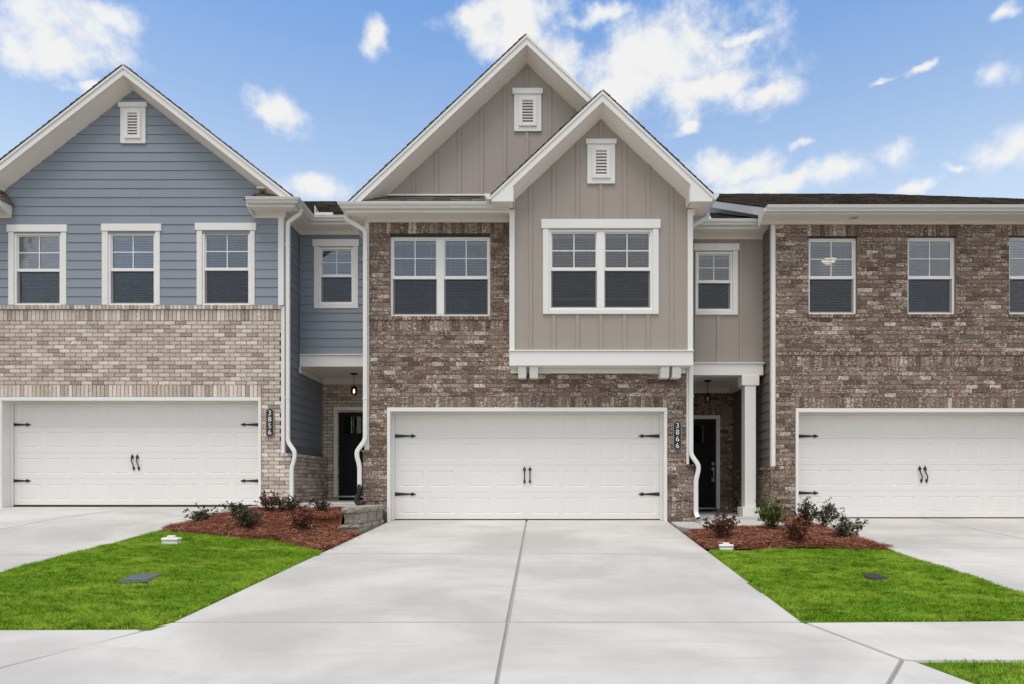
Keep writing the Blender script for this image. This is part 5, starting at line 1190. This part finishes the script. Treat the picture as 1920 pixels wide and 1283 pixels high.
def grass(poly, n, label, hmul=1.0, holes=()):
    lo = np.min(poly, 0); hi = np.max(poly, 0); P = rng.uniform(lo, hi, (n*3, 2)); P = P[inside(P, poly)][:n]
    P = P+rng.normal(0, 1, P.shape)*np.where(rng.random(len(P)) < 0.1, 0.03, 0.014)[:, None]
    for h_ in holes: P = P[~inside(P, h_)]
    n = len(P)
    clump = 0.5+0.5*np.sin(P[:, 0]*7+3*np.sin(P[:, 1]*3.1))*np.sin(P[:, 1]*8+2*np.sin(P[:, 0]*2.3))
    h = (rng.uniform(0.014, 0.036, n)+0.014*clump)*hmul; a = rng.uniform(0, 2*np.pi, n); w = rng.uniform(0.0022, 0.0042, n)
    ld = rng.uniform(0, 2*np.pi, n)+0.8; ln = h*rng.uniform(0.3, 1.5, n)
    z = np.array([gl(x, y) for x, y in P])-0.012
    bx, by = np.cos(a)*w, np.sin(a)*w; lx_, ly_ = np.cos(ld)*ln, np.sin(ld)*ln
    V = np.zeros((n, 5, 3))
    V[:, 0] = np.stack([P[:, 0]-bx, P[:, 1]-by, z], 1); V[:, 1] = np.stack([P[:, 0]+bx, P[:, 1]+by, z], 1)
    V[:, 2] = np.stack([P[:, 0]-bx*0.8+lx_*0.35, P[:, 1]-by*0.8+ly_*0.35, z+h*0.6], 1); V[:, 3] = np.stack([P[:, 0]+bx*0.8+lx_*0.35, P[:, 1]+by*0.8+ly_*0.35, z+h*0.6], 1)
    V[:, 4] = np.stack([P[:, 0]+lx_, P[:, 1]+ly_, z+h], 1)
    b = (np.arange(n)*5)[:, None]; Fc = np.concatenate([b+np.array([t]) for t in ([0, 1, 3], [0, 3, 2], [2, 3, 4])], 0)
    o = tri_mesh('grass', V.reshape(-1, 3), Fc, M['grass']); tag(o, label, 'grass'); return o
lidL = [GH(*p) for p in ((221, 1099), (277, 1098), (308, 1077), (254, 1077))]; lidR = [GH(*p) for p in ((1607, 1078), (1637, 1091), (1668, 1089), (1642, 1076))]
def grow(poly, k):
    c = np.mean(poly, 0); return [tuple(c+(np.array(p)-c)*k) for p in poly]
grass(lawnL, 130000, 'bright green grass of the lawn around the grey meter lid', holes=[lidL])
grass(lawnR, 105000, 'bright green grass of the lawn around the dark brown lid', holes=[lidR])
grass(lawnV, 110000, 'bright green grass of the verge strip in front of the sidewalk', 0.75)
grass(lawnW, 12000, 'green grass of the verge strip beside the driveway apron')

# ------------------------------------------------------------------ meter lids and white utility caps
def lid(poly, mat, label, rough_top=True):
    c = np.mean(poly, 0); z = gl(*c)-0.006; P = [Vector((x, y, z)) for x, y in poly]
    t = thing('meter_box_lid', label, 'meter lid', (c[0], c[1], z))
    MB().prism([(p.x, p.y, p.z) for p in P], (0, 0, 0.022)).build('rim', M[mat], t, bevel=0.008)
    Q = [P[i]+(Vector((c[0], c[1], z))-P[i])*0.10 for i in range(4)]
    MB().prism([(p.x, p.y, p.z+0.0225) for p in Q], (0, 0, 0.006)).build('plate', M[mat], t, bevel=0.003)
    tr = MB(); n = 13
    for i in range(n):
        for j in range(n):
            u, v = (i+0.5)/n, (j+0.5)/n; p = (Q[0].lerp(Q[1], u)).lerp(Q[3].lerp(Q[2], u), v); e = 0.010
            tr.add([(p.x-e, p.y-e, p.z+0.0287), (p.x+e, p.y-e, p.z+0.0287), (p.x+e, p.y+e, p.z+0.0287), (p.x-e, p.y+e, p.z+0.0287), (p.x, p.y, p.z+0.034)], [(0,1,4), (1,2,4), (2,3,4), (3,0,4)])
    tr.build('tread_bumps', M[mat], t, kind='stuff')
lid(lidL, 'lid_grey', 'blue-grey ribbed plastic meter box lid set in the lawn')
lid(lidR, 'lid_brown', 'dark brown meter box lid sunk in the lawn')
def ucap(px, py, wpx, label, split=False):
    x, y = GH(px, py); z = (bed_h(x, y) if split else gl(x, y))-0.01; w = wpx*y/F
    t = thing('utility_cap', label, 'utility cap', (x, y, z), 'white utility caps'); h = w*0.30
    MB().box(x-w*0.47, x+w*0.47, y-w*0.25, y+w*0.25, z, z+h*0.75).build('base', M['plastic_white'], t, bevel=0.012)
    MB().box(x-w*0.5, x+w*0.5, y-w*0.28, y+w*0.28, z+h*0.78, z+h*1.45).build('lid', M['plastic_white'], t, bevel=0.016)
    MB().box(x-w*0.22, x+w*0.22, y-w*0.14, y+w*0.14, z+h*1.452, z+h*1.85).build('knob', M['plastic_white'], t, bevel=0.010)
ucap(321.5, 1022, 31.5, 'small white plastic utility cap standing in the grass')
ucap(1361.5, 1032, 26, 'small white plastic utility cap at the edge of the pine straw', True)

# ------------------------------------------------------------------ shrubs
def shrub(px, py, wpx, hpx, leaf, label, n=420, green=0, lean=0.0, seed=0, bare=0.25):
    r_ = np.random.default_rng(seed+11)
    x, y = GH(px, py)
    for _ in range(25):                                    # base on the raised bed rather than on bare ground
        yy = (ZC-bed_h(x, y))*F/(py-VY); y += (yy-y)*0.4; x = X(px, y)
    z = bed_h(x, y)-0.01; rw_, h = wpx*y/F/2*1.25, hpx*y/F*1.45; n = int(n*1.15)
    t = thing('shrub', label, 'shrub', (x, y, z), 'young shrubs in the pine straw beds')
    st = MB(); tips = []
    ns = max(9, int(n/26))
    for i in range(ns):
        a = r_.uniform(0, 2*math.pi); rr_ = rw_*math.sqrt(r_.uniform(0.03, 1.0)); hh = h*(1.0-0.42*(rr_/rw_)**2)*r_.uniform(0.5, 1.08)
        end = Vector((x+rr_*math.cos(a)+lean*h, y+rr_*math.sin(a)*0.9, z+hh)); b0 = Vector((x+r_.normal(0, 0.012), y+r_.normal(0, 0.012), z))
        mid = b0.lerp(end, 0.5)+Vector((r_.normal(0, 0.02), r_.normal(0, 0.02), hh*0.07)); pts = []
        for k in range(6): q = k/5; pts.append(b0*(1-q)**2+mid*2*q*(1-q)+end*q*q)
        st.tube(pts, [0.0048*(1-0.7*k/5) for k in range(6)], [0.0048*(1-0.7*k/5) for k in range(6)], 5)
        tips.append(pts)
        for _ in range(3):
            q = r_.uniform(0.35, 0.85); k = int(q*5); p = pts[k].lerp(pts[min(5, k+1)], q*5-k)
            e = p+Vector((r_.normal(0, 0.055), r_.normal(0, 0.055), r_.uniform(0.01, 0.08)))*(h/0.35)
            st.tube([p, p.lerp(e, 0.5)+Vector((0, 0, 0.008)), e], [0.0026, 0.0022, 0.0014], [0.0026, 0.0022, 0.0014], 4); tips.append([p, p.lerp(e, 0.5), e])
    st.build('stems', M['twig'], t)
    V = []; Fc = []
    for _ in range(n):
        pts = tips[r_.integers(len(tips))]; q = r_.uniform(bare if len(pts) > 3 else 0.2, 1.0); k = min(len(pts)-2, int(q*(len(pts)-1)))
        p = pts[k].lerp(pts[k+1], q*(len(pts)-1)-k)
        d = Vector((r_.normal(), r_.normal(), r_.normal(0.25, 0.7))).normalized(); L0 = r_.uniform(0.024, 0.050)*(0.95+0.3*h); w = L0*r_.uniform(0.24, 0.36)
        sd = d.cross(Vector((r_.normal(), r_.normal(), r_.normal()))).normalized(); up = sd.cross(d)*L0*0.10
        b = len(V); p = p+d*0.004
        V += [p, p+d*L0*0.35+sd*w+up, p+d*L0*0.75+sd*w*0.7+up, p+d*L0, p+d*L0*0.75-sd*w*0.7+up, p+d*L0*0.35-sd*w+up, p+d*L0*0.5]
        Fc += [(b, b+1, b+6), (b+1, b+2, b+6), (b+2, b+3, b+6), (b+3, b+4, b+6), (b+4, b+5, b+6), (b+5, b, b+6)]
    tri_mesh('foliage', [tuple(v) for v in V], Fc, M[leaf], t)
    if green:
        V2 = []; F2 = []
        for _ in range(green):
            pts = tips[r_.integers(len(tips))]; p = pts[-1].lerp(pts[-2], r_.uniform(0, 0.6)); d = Vector((r_.normal(), r_.normal(), r_.normal(0.5, 0.6))).normalized(); L0 = r_.uniform(0.018, 0.036); w = L0*0.3
            sd = d.cross(Vector((r_.normal(), r_.normal(), r_.normal()))).normalized(); b = len(V2)
            V2 += [p, p+d*L0*0.5+sd*w, p+d*L0, p+d*L0*0.5-sd*w]; F2 += [(b, b+1, b+2), (b, b+2, b+3)]
        tri_mesh('fresh_shoots', [tuple(v) for v in V2], F2, M['leaf_green'], t)
shrub(369, 984, 52, 30, 'leaf_dark', 'sparse dark shrub at the tip of the bed nearest the pale garage door', 330, 6, 0.15, 1)
shrub(446, 970, 34, 27, 'leaf_dark', 'dark shrub standing behind the dense one, against the concrete drive', 330, 14, 0, 2)
shrub(466, 989, 54, 36, 'leaf_dark', 'dense dark plum shrub in the front of the sloping bed', 620, 26, 0, 3, 0.1)
shrub(508, 962, 46, 34, 'leaf_red', 'shrub with rusty red top leaves below the pale brick pier', 420, 8, 0, 4)
shrub(540, 963, 52, 30, 'leaf_dark', 'wide dark shrub under the end of the left downspout', 430, 12, 0.1, 5)
shrub(568, 998, 40, 38, 'leaf_rust', 'dry rust-coloured shrub in the middle of the sloping bed', 460, 0, 0, 6)
shrub(600, 962, 38, 25, 'leaf_dark', 'small shrub with green tips in front of the left porch step', 260, 60, 0, 7)
shrub(1354, 1013, 58, 46, 'leaf_red', 'brownish red shrub behind the white cap at the driveway edge', 620, 6, 0, 8)
shrub(1447, 997, 50, 56, 'leaf_green', 'fresh green upright shrub beside the porch column', 760, 80, 0, 9, 0.15)
shrub(1491, 1017, 48, 38, 'leaf_rust', 'dry rust-coloured shrub in the middle of the right bed', 560, 0, 0, 10)
shrub(1512, 992, 40, 52, 'leaf_dark', 'tall dark shrub with a green heart before the brown brick pier', 520, 60, 0, 11)
shrub(1541, 994, 44, 44, 'leaf_dark', 'dark shrub with arching twigs in front of the right garage door', 420, 8, 0.25, 12)
shrub(1589, 1013, 60, 40, 'leaf_dark', 'spreading dark shrub at the right end of the right bed', 480, 4, 0.1, 13)
